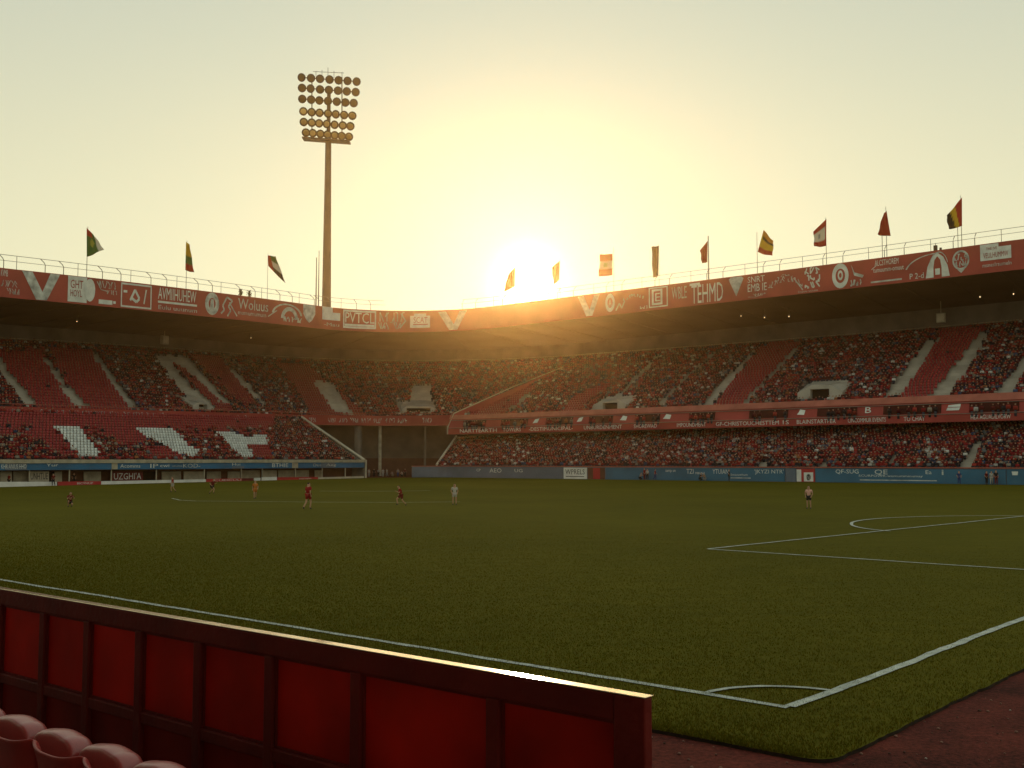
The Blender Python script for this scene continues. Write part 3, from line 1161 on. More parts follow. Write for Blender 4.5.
# end of the lower tier: pale sloping parapet and end wall
uE = U_LEND
mb = MB()
mb.add([P(uE, 0, 0), P(uE, 14.5, 0), P(uE, 14.5, LLK.z(uE) + .3), P(uE, 0, LLF.z(uE))] + [P(uE - .3, 0, 0), P(uE - .3, 14.5, 0), P(uE - .3, 14.5, LLK.z(uE) + .3), P(uE - .3, 0, LLF.z(uE))],
       [(0, 1, 2, 3), (7, 6, 5, 4), (0, 4, 5, 1), (1, 5, 6, 2), (2, 6, 7, 3), (3, 7, 4, 0)])
mb.build('end_wall', M['darkconcrete'], left)
mb = MB()
mb.tube([P(uE + .15, -0.1, 0), P(uE + .15, -0.1, LLF.z(uE) + 0.45)], 0.16, 6)
mb.tube([P(uE - .1, 0, LLF.z(uE) + 0.4), P(uE - .1, 14.5, LLK.z(uE) + 0.95)], 0.22, 6)
mb.build('end_parapet', M['cream'], left)
# lower back wall, under the upper tier
mb = MB()
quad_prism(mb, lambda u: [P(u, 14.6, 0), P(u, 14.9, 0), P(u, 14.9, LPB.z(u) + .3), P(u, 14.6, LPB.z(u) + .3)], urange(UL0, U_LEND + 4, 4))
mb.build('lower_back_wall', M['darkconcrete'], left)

# --- upper tier left + corner
ROWS_U = 24
for root, a, b in ((left, UL0, U_JOINL - 0.02), (corner, U_JOINL + 0.02, U_JOINR - 0.02)):
    terrace('upper_terrace', a, b, LUF, UBk, ROWS_U, root, 1.6 if root is corner else 2.5, slant='end' if root is corner else None)
    if root is corner: b = cut(14.4) - .05
    us = urange(a, b, 2)
    mb = MB()
    quad_prism(mb, lambda u: [LPB.p(u), LPB.p(u, 0.5), LPT.p(u, 0.5), LPT.p(u)], us)
    bal = mb.build('balcony_front', M['balcony'], root)
    mb = MB()
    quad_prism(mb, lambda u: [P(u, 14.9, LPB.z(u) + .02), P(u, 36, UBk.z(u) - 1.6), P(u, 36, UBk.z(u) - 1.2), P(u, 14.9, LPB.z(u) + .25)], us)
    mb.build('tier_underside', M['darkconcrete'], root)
    mb = MB()
    mb.tube([LPT.p(u, 0.1, 0.35) for u in us], 0.05, 4)
    mb.tube([LPB.p(u, -0.06, 0.05) for u in us], 0.07, 4)
    mb.build('balcony_rail', M['ledge'], root)
    nlet = int((b - a) / 2.2)
    ua, ub = a + .3, b - .3

    def balmap(x, y, ua=ua, ub=ub):
        u = ua + (ub - ua) * x
        return P(u, 14.35, LPB.z(u) + (LPT.z(u) - LPB.z(u)) * y)
    for i in range(nlet):
        if random.random() < 0.7:
            put('lettering', Art().scrawl(i / nlet, .3, (i + .8) / nlet, .72, 4, i, 0.0016, asp=60), balmap, M['paleletters'], bal)

# corner void: back wall, column, deck edge
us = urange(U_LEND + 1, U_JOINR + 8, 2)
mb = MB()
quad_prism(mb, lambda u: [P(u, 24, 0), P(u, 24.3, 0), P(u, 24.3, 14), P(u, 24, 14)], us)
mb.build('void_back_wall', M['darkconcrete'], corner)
for px, w, m in ((380, .32, 'beige'), (358, .7, 'darkconcrete'), (425, .22, 'darkconcrete')):
    u = u_at(px, 16, 5)
    mb = MB()
    mb.tube([P(u, 16, 0), P(u, 16, LPB.z(u) + 0.3)], w, 8)
    mb.build('column', M[m], corner)
mb = MB()
quad_prism(mb, lambda u: [P(u, 20, 3.0), P(u, 24, 3.0), P(u, 24, 3.35), P(u, 20, 3.35)], us)
quad_prism(mb, lambda u: [P(u, 20, 0), P(u, 20.3, 0), P(u, 20.3, 3.0), P(u, 20, 3.0)], us)
mb.build('void_deck', M['brown'], corner)

# --- far stand
ROWS_FL = 18
terrace('lower_terrace', U_FSTART, UR1, FLF, FLK, ROWS_FL, far_)
usf = urange(U_FSTART, UR1, 4)
usw = urange(U_WALL, UR1, 3)
mb = MB()
quad_prism(mb, lambda u: [P(u, 0, 0), P(u, 0.35, 0), FWT.p(u, .35), FWT.p(u)], usw)
mb.build('front_wall', M['greyblue'], far_)
mb = MB()
quad_prism(mb, lambda u: [FWT.p(u, -.2, -.02), FWT.p(u, 1.4, -.02), FWT.p(u, 1.4, .12), FWT.p(u, -.2, .12)], usw)
mb.build('parapet_cap', M['ledge'], far_)
mb = MB()
mb.tube([P(U_FSTART, 1.2, FLF.z(U_FSTART) + .5), P(U_FSTART, 14, FLK.z(U_FSTART) + .9)], 0.22, 6)
mb.add([P(U_FSTART - .05, 1.2, 0), P(U_FSTART - .05, 14, 0), P(U_FSTART - .05, 14, FLK.z(U_FSTART) + .6), P(U_FSTART - .05, 1.2, FLF.z(U_FSTART) + .3),
        P(U_FSTART - .3, 1.2, 0), P(U_FSTART - .3, 14, 0), P(U_FSTART - .3, 14, FLK.z(U_FSTART) + .6), P(U_FSTART - .3, 1.2, FLF.z(U_FSTART) + .3)],
       [(0, 1, 2, 3), (7, 6, 5, 4), (0, 4, 5, 1), (1, 5, 6, 2), (2, 6, 7, 3), (3, 7, 4, 0)])
mb.build('end_parapet', M['cream'], far_)
usu = urange(U_FUP, UR1, 3)
mb = MB()
quad_prism(mb, lambda u: [P(u, 14.6, 0), P(u, 14.9, 0), P(u, 14.9, FBB.z(u) + .4), P(u, 14.6, FBB.z(u) + .4)], usu)
quad_prism(mb, lambda u: [P(u, 9.4, FBB.z(u) + .1), P(u, 14.7, FBB.z(u) + .4), P(u, 14.7, FBB.z(u) + .7), P(u, 9.4, FBB.z(u) + .6)], usu)
mb.build('balcony_underside', M['darkconcrete'], far_)
mb = MB()
quad_prism(mb, lambda u: [FBB.p(u), FBB.p(u, .4), FMB.p(u, .4), FMB.p(u)], usu)
low = mb.build('balcony_front', M['balcony'], far_)
mb = MB()
quad_prism(mb, lambda u: [FMB.p(u, .41, -.1), FMB.p(u, 1.5, -.1), FLB.p(u, .5), FLB.p(u)], usu)
upp = mb.build('box_front', M['balcony'], far_)
mb = MB()
quad_prism(mb, lambda u: [FLB.p(u, -.15), FLB.p(u, 1.6), FLT.p(u, 1.0), FLT.p(u)], usu)
mb.build('balcony_ledge', M['ledge'], far_)
mb = MB()
mb.tube([FLB.p(u, -.2, -.25) for u in usu], 0.05, 4)
mb.tube([FMB.p(u, -.05, 0.02) for u in usu], 0.05, 4)
mb.build('balcony_rail', M['rail'], far_)
ROWS_FU = 27
terrace('upper_terrace', U_FUP + .1, UR1, FUF, UBk, ROWS_FU, far_, slant='start')
# pale raking edge and side wall of the upper tier
uu = U_FUP
mb = MB()
zf, zb = FLT.z(uu), UBk.z(uu)
ub_ = cut(35)
zb = UBk.z(ub_)
uc_ = cut(10.6)
mb.add([P(uc_, 10.6, FBB.z(uu)), P(ub_, 35, zb - 3.5), P(ub_, 35, zb + .5), P(uc_, 10.6, zf + .2), P(uc_ - .25, 10.6, FBB.z(uu)), P(ub_ - .25, 35, zb - 3.5), P(ub_ - .25, 35, zb + .5), P(uc_ - .25, 10.6, zf + .2)],
       [(0, 1, 2, 3), (7, 6, 5, 4), (0, 4, 5, 1), (1, 5, 6, 2), (2, 6, 7, 3), (3, 7, 4, 0)])
mb.build('side_wall', M['balcony'], far_)
mb = MB()
mb.tube([FBB.p(uu - .1, -.05), FMB.p(uu - .1, -.05, .15), FLT.p(uu + .8, 0, .3), P(cut(22), 22, zf + .3 + (zb + .5 - zf - .3) * .48), P(ub_, 35, zb + .5)], [.14, .14, .12, .10, .08], 6)
mb.build('raking_edge', M['cream'], far_)

# balcony lettering of the far stand
for x0, x1, body in ((460, 497, 'NARTTEARTH'), (503, 521, 'TOWERS'), (529, 573, '-DESTIMUNICIPAL-'), (584, 622, 'UNBURDENMENT'), (634, 657, 'SHOREWAD'), (677, 706, 'IMPOUNDMENT'),
                     (716, 779, 'GF-CHRISTOUCHESTTEM'), (783, 789, '1S'), (797, 836, 'BLAINSTARTPER'), (848, 886, 'CINCOMMUR EVENTS'), (904, 925, 'TO CHAY'), (971, 1011, 'HEX AGUADILVORW')):
    put('lettering', Art().text(body), bandmap(x0, x1, .25, .82, FBB, FMB), M['letters'], low)
# spectator boxes as flat dark panels, their inner shade put into the colour
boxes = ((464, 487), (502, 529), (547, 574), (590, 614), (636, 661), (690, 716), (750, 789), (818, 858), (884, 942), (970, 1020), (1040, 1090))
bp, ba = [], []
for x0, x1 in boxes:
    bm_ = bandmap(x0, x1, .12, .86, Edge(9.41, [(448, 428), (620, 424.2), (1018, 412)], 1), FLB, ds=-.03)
    put('box_shade_panel', Art().rect(0, 0, 1, 1), bm_, M['box_dark'], upp)
    ua, ub = u_at(x0, 9.2, 9), u_at(x1, 9.2, 9)
    u = ua + .3
    while u < ub - .3:
        if random.random() < .75:
            n_ = nrm(u)
            bp.append(P(u, 9.05, FMB.z(u) + .04 + random.uniform(-.25, .0) - .35))
            ba.append(math.atan2(n_[1], n_[0]) - math.pi / 2)
        u += random.uniform(.5, .9)
po = scatter_mesh('crowd', STAND_T, bp, ba, person_cols(len(bp)), M['crowd'])
tag(po, 'row of spectators standing in the dark boxes of the balcony front of the long stand', 'crowd', kind='stuff')
for x0, x1, kd in ((534, 540, 'a'), (578, 584, 'a'), (621, 628, 'b'), (664, 672, 'b'), (798, 806, 'b'), (866, 872, 'c'), (947, 961, 'd')):
    art = Art()
    if kd == 'a': art.poly([(0, 0), (.8, .1), (1, 1), (.3, .8)])
    elif kd == 'b': art.poly([(0, .1), (.9, 0), (1, .8), (.35, 1), (.2, .5)])
    elif kd == 'c': art.text('B')
    else: art.poly([(0, 0), (.9, 0), (1, .45), (.08, .45)]).poly([(.1, .55), (1.0, .55), (1.02, 1), (.15, .85)])
    put('emblem', art, bandmap(x0, x1, .3, .8, Edge(9.41, [(448, 428), (620, 424.2), (1018, 412)], 1), FLB, ds=-.05), M['letters'], upp)

# entrances
h_l = [entrance(left, 203, 401, 410, 26, LUF, UBk)]
h_c = [entrance(corner, 418.5, 405, 413, 30, LUF, UBk, .7)]
h_f = [entrance(far_, 610, 398, 410.5, 40, FUF, UBk), entrance(far_, 820, 382, 400, 46, FUF, UBk)]

fill_tier(left, 'crowd', UL0, U_LEND - .6, LLF, LLK, ROWS_L, [], RED_LL, WHITE_LL, .72, 'crowd in the lower tier behind the far goal around white seat letters',
          densfun=lambda x, y: .93 if x > 268 else (.78 if y > 438 else .35), redocc=.006)
fill_tier(left, 'crowd', UL0, U_JOINL, LUF, UBk, ROWS_U, BARE_LU, RED_LU, [], .88, 'scattered crowd in the upper tier behind the far goal', holes=h_l)
fill_tier(corner, 'crowd', U_JOINL, U_JOINR - .4, LUF, UBk, ROWS_U, BARE_LU, RED_LU, [], .9, 'hazy crowd filling the curved corner tier under the sun', holes=h_c, slant='end')
fill_tier(far_, 'crowd', U_FSTART + .3, UR1, FLF, FLK, ROWS_FL, BARE_FL, [], [], .95, 'packed red and white crowd in the lower tier above the blue boards')
fill_tier(far_, 'crowd', U_FUP + .4, UR1, FUF, UBk, ROWS_FU, BARE_FU, RED_FU, [], .9, 'crowd between empty red seat blocks in the upper tier of the long stand', holes=h_f, slant='start')

# roofs
fas_l = roof_for(left, UL0, U_JOINL)
fas_c = roof_for(corner, U_JOINL + .02, LA + 4)
fas_f = roof_for(far_, LA + 4.02, UR1)
railing_for(left, UL0, u_at(386, 12, 28) if u_at(386, 12, 28) < 0 else -0.3)
u_e = u_at(386, 12, 28)
if u_e > 0: railing_for(corner, 0.2, u_e)
u_s = u_at(460, 12, 28)
railing_for(corner, u_s, LA + 3.8)
railing_for(far_, LA + 4.2, UR1)


# fascia lettering
def fas(px):
    u = u_at(px, 12, 28)
    return fas_l if u < 0 else (fas_c if u < LA + 4 else fas_f)


def band(x0, x1, v0, v1, art, m='letters', name='lettering', layer=0):
    put(name, art, bandmap(x0, x1, v0, v1, BB, BT, layer=layer), M[m], fas((x0 + x1) / 2))


VEE = lambda: Art().add([(0, 1), (.27, 1), (.54, .30), (.74, 1), (1, 1), (.66, 0), (.38, 0)], [(0, 1, 2, 6), (6, 2, 5), (2, 3, 4, 5)])
band(1, 8, .72, .95, Art().text('KVMB'))
band(1, 20, .12, .62, Art().scrawl(0, .5, .9, .95, 5, 3, .03).scrawl(.3, 0, 1, .4, 5, 4, .03), 'paleletters')
band(22, 60, .02, .98, VEE(), 'paleletters', 'emblem')
band(68, 87, .06, .98, Art().rect(0, 0, 1, 1), 'letters', 'panel')
band(70.5, 83, .55, .85, Art().text('GHT'), 'redletters', layer=1)
band(70.5, 82, .25, .5, Art().text('HOYL'), 'redletters', layer=1)
band(84.5, 95, .12, .95, Art().poly([(.5 + .5 * math.cos(t), .5 + .5 * math.sin(t)) for t in np.linspace(0.2, 6.1, 18)]), 'letters', 'emblem', 2)
band(97, 117, .25, .95, Art().scrawl(.1, .6, .95, .95, 6, 9, .03).line([(0, .9), (.2, .5), (.5, .45)], .04).scrawl(.5, .3, 1, .5, 4, 11, .03), 'paleletters')
band(99, 116, .08, .24, Art().rect(0, 0, .8, 1).rect(.85, .3, 1, .9))
band(121, 151.5, .05, .95, Art().frame(0, 0, 1, 1, .035, .07).line([(.3, .3), (.45, .75), (.6, .4), (.5, .25), (.35, .4)], .06, 2).line([(.75, .2), (.82, .8)], .04, 2).rect(.08, .6, .2, .7), 'letters', 'emblem')
band(158, 196, .48, .93, Art().text('AVMIIHUHEW'))
band(158, 197, .34, .42, Art().rect(0, 0, 1, 1))
band(158.5, 197, .1, .26, Art().text('Eulu uuunum'), 'paleletters')
band(205, 219, .08, .98, Art().ring(.5, .5, .5, .5, .5).poly([(.35, .2), (.65, .3), (.6, .7), (.4, .7)]), 'paleletters', 'emblem')
band(221, 237, .1, .9, Art().line([(0, .1), (.2, .3), (.1, .5), (.35, .95), (.7, .8), (.45, .5), (.6, .3), (.4, 0)], .08, 1.2).line([(.5, .7), (1, .05)], .06, 1.2), 'paleletters', 'emblem')
band(238, 268, .45, .88, Art().text('Woluus'), 'paleletters')
band(238, 266, .22, .34, Art().text('mumumumum'), 'paleletters')
band(268, 302, .1, .95, Art().ring(.55, .35, .45, .6, .12, 16, .1, 3.0).ring(.62, .2, .25, .6, .35, 16, 0, 3.14).scrawl(.45, .05, 1, .3, 6, 5, .03).line([(0, .2), (.25, .55)], .03, 1.5), 'paleletters', 'emblem')
band(303, 315, .2, .98, Art().poly([(0, 1), (1, 1), (1, .5), (.75, .15), (.5, 0), (.25, .15), (0, .5)]), 'paleletters', 'emblem')
band(322, 340, .42, 1.0, Art().rect(0, 0, 1, .6).rect(0, .6, .6, 1), 'letters', 'panel')
band(324, 339, .15, .3, Art().text('-Mau'), 'paleletters')
band(343, 376, .12, .95, Art().frame(0, 0, 1, 1, .04, .1).text('PVTCL', .07, .3, .95, .88).rect(.05, .12, .95, .24))
band(378, 407, .1, .95, Art().scrawl(.05, .45, .95, .95, 5, 17, .03, .0, 1.4).scrawl(.0, .05, .8, .4, 6, 19, .03).line([(.75, .1), (.95, .5), (.8, .9)], .05, 1.4), 'paleletters', 'emblem')
band(410, 430, .2, .86, Art().rect(0, 0, 1, .85).rect(.2, .85, .8, 1), 'letters', 'panel')
band(413.5, 427.5, .42, .7, Art().text('SCAT'), 'redletters', layer=1)
band(413, 428, .33, .38, Art().rect(0, 0, 1, 1), 'redletters', layer=1)
band(438, 467, .05, .92, VEE(), 'paleletters', 'emblem')
band(578, 600, .05, .95, VEE(), 'paleletters', 'emblem')
band(605.5, 615, .12, .92, Art().ring(.5, .5, .5, .5, .45).text('A', .35, .3, .65, .7), 'letters', 'emblem')
band(616, 646, .15, .9, Art().scrawl(.25, .45, .95, .62, 8, 21, .02, .22, 2).line([(0, 0), (.12, .4), (.2, .1), (.3, .5)], .04, 2), 'paleletters')
band(639, 649, .1, .22, Art().scrawl(0, 0, 1, 1, 3, 22, .06))
band(649, 668, .1, .95, Art().frame(0, 0, 1, 1, .06, .06).frame(.16, .12, .72, .9, .1, .1).text('E', .34, .3, .6, .7), 'letters', 'emblem')
band(672, 687, .35, .85, Art().text('WBLE'), 'paleletters')
band(690, 725, .08, .92, Art().text('TEHMD', .05, 0, .95, .9).rect(0, .88, .3, 1.0), 'letters')
band(729, 744, .18, .96, Art().add([(0, .9), (.15, 1), (.85, 1), (1, .9), (.5, 0)], [(0, 1, 2, 3, 4)]), 'paleletters', 'emblem')
band(748, 767, .3, .9, Art().text('SNRT', 0, .6, .9, 1).text('EMB IE', 0, 0, 1, .5), 'letters')
band(748, 766, .05, .22, Art().line([(0, .3), (.4, .1), (1, .8)], .03, 2).scrawl(.3, .3, 1, .9, 4, 30, .03), 'paleletters')
band(768, 803, .1, .9, Art().scrawl(0, .15, 1, .42, 12, 31, .016, .42, 2).scrawl(.2, .55, .8, .62, 8, 32, .01, .3, 2).line([(.8, .55), (1, .05)], .03, 2), 'paleletters')
band(805, 821, .2, .95, Art().scrawl(0, .7, 1, 1, 3, 33, .07).scrawl(0, .36, 1, .62, 3, 34, .08).scrawl(0, 0, 1, .28, 3, 35, .08), 'letters')
band(798, 818, .04, .12, Art().text('Stuuu uuum'), 'paleletters')
band(832.5, 849, .04, .98, Art().ring(.5, .5, .5, .5, .42, 26).ring(.5, .52, .16, .2, .5), 'letters', 'emblem')
band(850, 865, .1, .9, Art().poly([(.1, 1), (.35, .55), (.3, .45)]).poly([(.3, .6), (.95, .42), (.85, .3), (.3, .45)]).scrawl(.0, .0, .8, .25, 4, 77, .06, 0, 1.4), 'paleletters', 'emblem')
band(872, 906, .45, .92, Art().text('ALCSTHOREM', .1, .55, .8, 1).text('tumuumm-omuut', .05, .05, .95, .35).line([(0, .3), (.15, .6)], .02, 2))
band(871, 902, .1, .16, Art().rect(0, 0, 1, 1), 'paleletters')
band(905, 948, .3, .98, Art().ring(.75, .0, .75, .9, .05, 20, 1.5, 2.9).ring(.8, .1, .22, .85, .06, 16, .3, 2.8), 'paleletters', 'emblem')
band(910, 924, .08, .28, Art().text('P 2-d'))
band(926, 950, .05, .92, Art().add([(0, 0), (.08, .45), (.25, .8), (.5, 1), (.5, .85), (.38, .7), (.33, .4), (.33, 0)], [(0, 1, 2, 3, 4, 5, 6, 7)]).add(
    [(1, 0), (.92, .45), (.75, .8), (.5, 1), (.5, .85), (.62, .7), (.67, .4), (.67, 0)], [(7, 6, 5, 4, 3, 2, 1, 0)]).rect(.4, .1, .6, .35), 'letters', 'emblem')
band(952, 971, .1, .92, Art().ring(.5, .55, .45, .42, .2, 20).scrawl(.15, .55, .85, .8, 4, 41, .05).scrawl(.2, .3, .8, .5, 4, 42, .05).poly([(.3, .16), (.5, 0), (.7, .16)]), 'paleletters', 'emblem')
band(981, 1012, .42, .97, Art().rect(0, 0, .6, 1).rect(.6, 0, 1, .78), 'letters', 'panel')
band(984, 1009, .5, .68, Art().text('VEULHUMMW'), 'redletters', layer=1)
band(987, 998, .74, .86, Art().text('THE JVE'), 'redletters', layer=1)
band(983, 1012, .2, .33, Art().text('msneslrsumeln'), 'paleletters')

# lamps and boxes under the roof
for i, (px, py, lab) in enumerate(((741, 316, 'small lit lamp under the long roof, first of a row of three'), (764.5, 317.5, 'small lit lamp under the long roof, middle of a row of three'),
                                   (789, 316.5, 'small lit lamp under the long roof, last of a row of three'), (980, 297, 'small bright lamp under the roof below the white plate'),
                                   (1013.5, 294, 'small bright lamp under the roof at the right edge'), (251, 338, 'small dim lamp under the roof behind the far goal'),
                                   (77, 321.5, 'small dim lamp under the roof near the left end'))):
    s = 22
    u, z = solve(px, py, s)
    e = empty('ceiling_lamp', P(u, s, z))
    tag(e, lab, 'lamp', 'lamps under the stand roofs')
    m = MB(); m.tube([(0, 0, 0.12), (0, 0, BB.z(u) - .25 - z)], .05, 5); m.tube([(0, 0, .1), (0, 0, .32)], [.2, .1], 8)
    m.build('lamp_housing', M['lampbody'], e)
    bm = bmesh.new(); bmesh.ops.create_uvsphere(bm, u_segments=8, v_segments=6, radius=.10 if i < 5 else .07)
    me = bpy.data.meshes.new('bulb'); bm.to_mesh(me); bm.free()
    link('bulb', me, M['bulb'], e, True)
for px, py, lab in ((164.5, 340, 'small pale box hung under the roof behind the far goal'), (941, 318, 'small pale box hung under the long roof at the right')):
    s = 30  # plain pale box with a paler front, hung from a rod
    u, z = solve(px, py, s)
    n_ = nrm(u)
    e = empty('hung_box', P(u, s, z), math.atan2(n_[1], n_[0]) - math.pi / 2)
    tag(e, lab, 'hung_box', 'pale boxes under the roofs')
    m = MB(); m.box((0, 0, 0), (1.3, .7, 1.5)); m.tube([(0, 0, .75), (0, 0, BB.z(u) - .7 - z)], .06, 5)
    m.build('cabinet', M['beige'], e)
    m = MB(); m.box((0, -.38, 0), (1.1, .05, 1.25)); m.build('front_plate', M['cream'], e)

# ================================================================== boards on the far wall
def board(x0, x1, m, label, group='boards along the far wall', th=.12, cat='advertising board', ytop=None):
    s = -.02
    ua, ub = u_at(x0, s, 1), u_at(x1, s, 1)
    c = plan((ua + ub) / 2, s)
    us = urange(ua, ub, 4)
    mb = MB()
    quad_prism(mb, lambda u: [P(u, s - th, .05), P(u, s, .05), P(u, s, FWT.z(u) - .12), P(u, s - th, FWT.z(u) - .12)], us)
    o = mb.build('advertising_board', M[m], None, origin=(c[0], c[1], 0))
    o.location = (c[0], c[1], 0)
    tag(o, label, cat, group)

    def mp_(x0_, x1_, v0, v1):
        a, b = u_at(x0_, s, 1), u_at(x1_, s, 1)

        def f(x, y):
            u = a + (b - a) * x
            v = v0 + (v1 - v0) * y
            q = P(u, s - th - .02, .05 + (FWT.z(u) - .17) * v)
            return (q[0] - c[0], q[1] - c[1], q[2])
        return f
    return o, mp_


o, mp_ = board(413, 563, 'greyblue', 'long grey blue board at the dark corner end of the far wall')
put('lettering', Art().text('CP'), mp_(477, 481, .6, .85), M['letters'], o)
put('lettering', Art().text('AEO'), mp_(490, 502, .5, .9), M['letters'], o)
put('lettering', Art().text('UG'), mp_(515, 523, .55, .85), M['letters'], o)
o, mp_ = board(564, 587, 'white', 'white board with dark letters on the far wall beside the brown gate')
put('lettering', Art().text('WPRELS', .08, .4, .92, .85).rect(.1, .18, .9, .24), mp_(564, 587, 0, 1), M['darkletters'], o)
o, mp_ = board(588, 605, 'brown', 'brown gate panel between the white board and the blue boards', cat='gate')
put('panel', Art().rect(0, 0, 1, 1), mp_(593.5, 600.5, .02, .98), M['redboard'], o)
o, mp_ = board(606, 785, 'bluewall', 'long blue board with white writing in the middle of the far wall')
for x0, x1, v0, v1, b_ in ((666, 676, .6, .85, 'samp un'), (687, 694, .55, .92, 'TZI'), (713, 729, .55, .92, 'YTUIAN'), (696, 705, .5, .68, 'MINAH'), (731, 748, .42, .58, 'Swauuwhum'), (755, 784, .52, .92, "'JKYZI NTR'")):
    put('lettering', Art().text(b_), mp_(x0, x1, v0, v1), M['letters'], o)
put('lettering', Art().rect(0, 0, 1, 1), mp_(731, 751, .2, .28), M['paleletters'], o)
o, mp_ = board(786, 796, 'greyblue', 'narrow dull blue board left of the red and white panel')
o, mp_ = board(797, 815, 'redboard', 'red and white board with a figure panel on the far wall')
put('panel', Art().rect(0, 0, .26, .95).rect(.4, .02, .92, .72), mp_(797, 815, .02, .98), M['white'], o)
put('emblem', Art().ring(.66, .35, .12, .25, .5).line([(.6, .1), (.66, .5), (.75, .2)], .05), mp_(797, 815, .02, .98), M['darkletters'], o)
o, mp_ = board(816, 1006, 'bluewall', 'long blue board with white writing at the right end of the far wall')
for x0, x1, v0, v1, b_ in ((836, 859, .6, .95, 'QF-SUG'), (875, 888, .55, .95, 'QE'), (859, 923, .38, .58, 'SCURPOWR-wumumminumay'), (926, 932, .65, .92, 'Ea'), (942, 944, .6, .95, 'i')):
    put('lettering', Art().text(b_), mp_(x0, x1, v0, v1), M['letters'], o)
put('lettering', Art().rect(0, 0, 1, 1), mp_(860, 937, .16, .23), M['paleletters'], o)
o, mp_ = board(1007, 1060, 'bluewall', 'blue board with pale round badge at the far right edge')
put('emblem', Art().poly([(.1, .2), (.9, .2), (1, .9), (.0, .9)]), mp_(1012, 1018.5, .55, .9), M['letters'], o)

# boards along the goal end
def low_board(x0, x1, yt0, yt1, yb0, yb1, m, label, body=None, tx=None, group='low boards before the dugouts'):
    s = -.7
    ua, ub = u_at(x0, s, .4), u_at(x1, s, .4)
    h0, h1 = solve(x0, yt0, s)[1], solve(x1, yt1, s)[1]
    c = plan((ua + ub) / 2, s)
    pts = [P(ua, s, .02), P(ub, s, .02), P(ub, s + .12, .02), P(ua, s + .12, .02), P(ua, s, h0), P(ub, s, h1), P(ub, s + .12, h1), P(ua, s + .12, h0)]
    mb = MB(); mb.hexa(pts)
    o = mb.build('low_board', M[m], None, origin=(c[0], c[1], 0))
    o.location = (c[0], c[1], 0)
    tag(o, label, 'low board', group)
    if body:
        a, b = u_at(tx[0], s, .4), u_at(tx[1], s, .4)

        def f(x, y):
            q = P(a + (b - a) * x, s - .03, .02 + (min(h0, h1) - .02) * (.2 + .6 * y))
            return (q[0] - c[0], q[1] - c[1], q[2])
        put('lettering', Art().text(body), f, M['letters'], o)


low_board(-40, 57, 481.8, 481.8, 0, 0, 'white', 'white low board at the left edge before the grey dugout panels')
low_board(58, 101, 481.6, 481.2, 0, 0, 'redboard', 'bright red low board with white writing below the beige panel', 'BICYHUP', (77, 93))
low_board(101.5, 206, 481.2, 479.3, 0, 0, 'white', 'long white low board left of the standing red player')
low_board(206.5, 242, 478.9, 478.4, 0, 0, 'redboard', 'red low board with white writing behind the dark player', 'CUEICULI', (214, 241))
low_board(242.5, 253.5, 478.3, 478.2, 0, 0, 'darkred', 'dark red low board between red and white boards')
low_board(254.5, 260.5, 477.9, 477.8, 0, 0, 'letters', 'small pale square board beside the white board')
low_board(262, 277, 477.3, 477.0, 0, 0, 'white', 'short white board between the pale square and the red strip')
low_board(277.5, 318, 477.3, 477.0, 0, 0, 'redboard', 'red low board with small white mark near the dugout end', 'sunuin', (299, 311))
low_board(318.5, 364, 477.3, 476.2, 0, 0, 'cream', 'cream low board at the dark end of the dugouts')

# ================================================================== floodlight mast
s = 42
u, _ = solve(326.5, 300, s)
bp_ = plan(u, s)
Ym = bp_[1]
fl = empty('floodlight_mast', (bp_[0], bp_[1], 0))
tag(fl, 'tall tapered floodlight mast with six rows of round lamps above the left stand', 'floodlight mast')


def loc_m(px, py, dy=0.0):
    q = at_y(px, py, Ym + dy)
    return (q[0] - bp_[0], q[1] - bp_[1], q[2])


ztop = loc_m(327, 74)[2]
zpl = loc_m(327, 139)[2]
mb = MB()
mb.tube([(0, 0, 0), (0, 0, loc_m(326, 300)[2]), (0, 0, zpl), (0, 0, zpl + 1)], [1.25, .95, .62, .55], 14)
mb.build('mast', M['mast'], fl, True)
mb = MB()
mb.tube([(0, 0, zpl), (0, 0, loc_m(327, 92)[2])], .42, 8)
for rrow in range(6):
    yy = (77.5, 88, 99, 111.5, 122, 132.5)[rrow]
    a, b = (302, 303, 302.5, 303.5, 304, 306)[rrow], (357, 355.5, 353.5, 352, 350.5, 349)[rrow]
    mb.tube([loc_m(a, yy, .6), loc_m(b, yy + 4, .6)], .12, 5)
for px in (312, 342):
    mb.tube([loc_m(px, 77, .7), loc_m(px, 138, .7)], .12, 5)
mb.build('lamp_frame', M['lampbody'], fl)
mb = MB()
a, b = loc_m(303, 138.5), loc_m(350, 142)
mb.hexa([(a[0], -1.2, a[2] - .25), (b[0], -1.2, b[2] - .25), (b[0], 1.2, b[2] - .25), (a[0], 1.2, a[2] - .25), (a[0], -1.2, a[2] + .1), (b[0], -1.2, b[2] + .1), (b[0], 1.2, b[2] + .1), (a[0], 1.2, a[2] + .1)])
for k_ in range(9):
    t = k_ / 8
    x, z = a[0] + (b[0] - a[0]) * t, a[2] + (b[2] - a[2]) * t
mb.build('maintenance_platform', M['lampbody'], fl)
mb = MB()
for px, py in ((316, 71), (322, 70), (328, 67.5), (334, 71), (342, 72)):
    mb.tube([loc_m(px, 78, .6), loc_m(px, py, .6)], .05, 4)
mb.tube([loc_m(313, 71.5, .6), loc_m(344, 73, .6)], .05, 4)
mb.build('lightning_rods', M['lampbody'], fl)
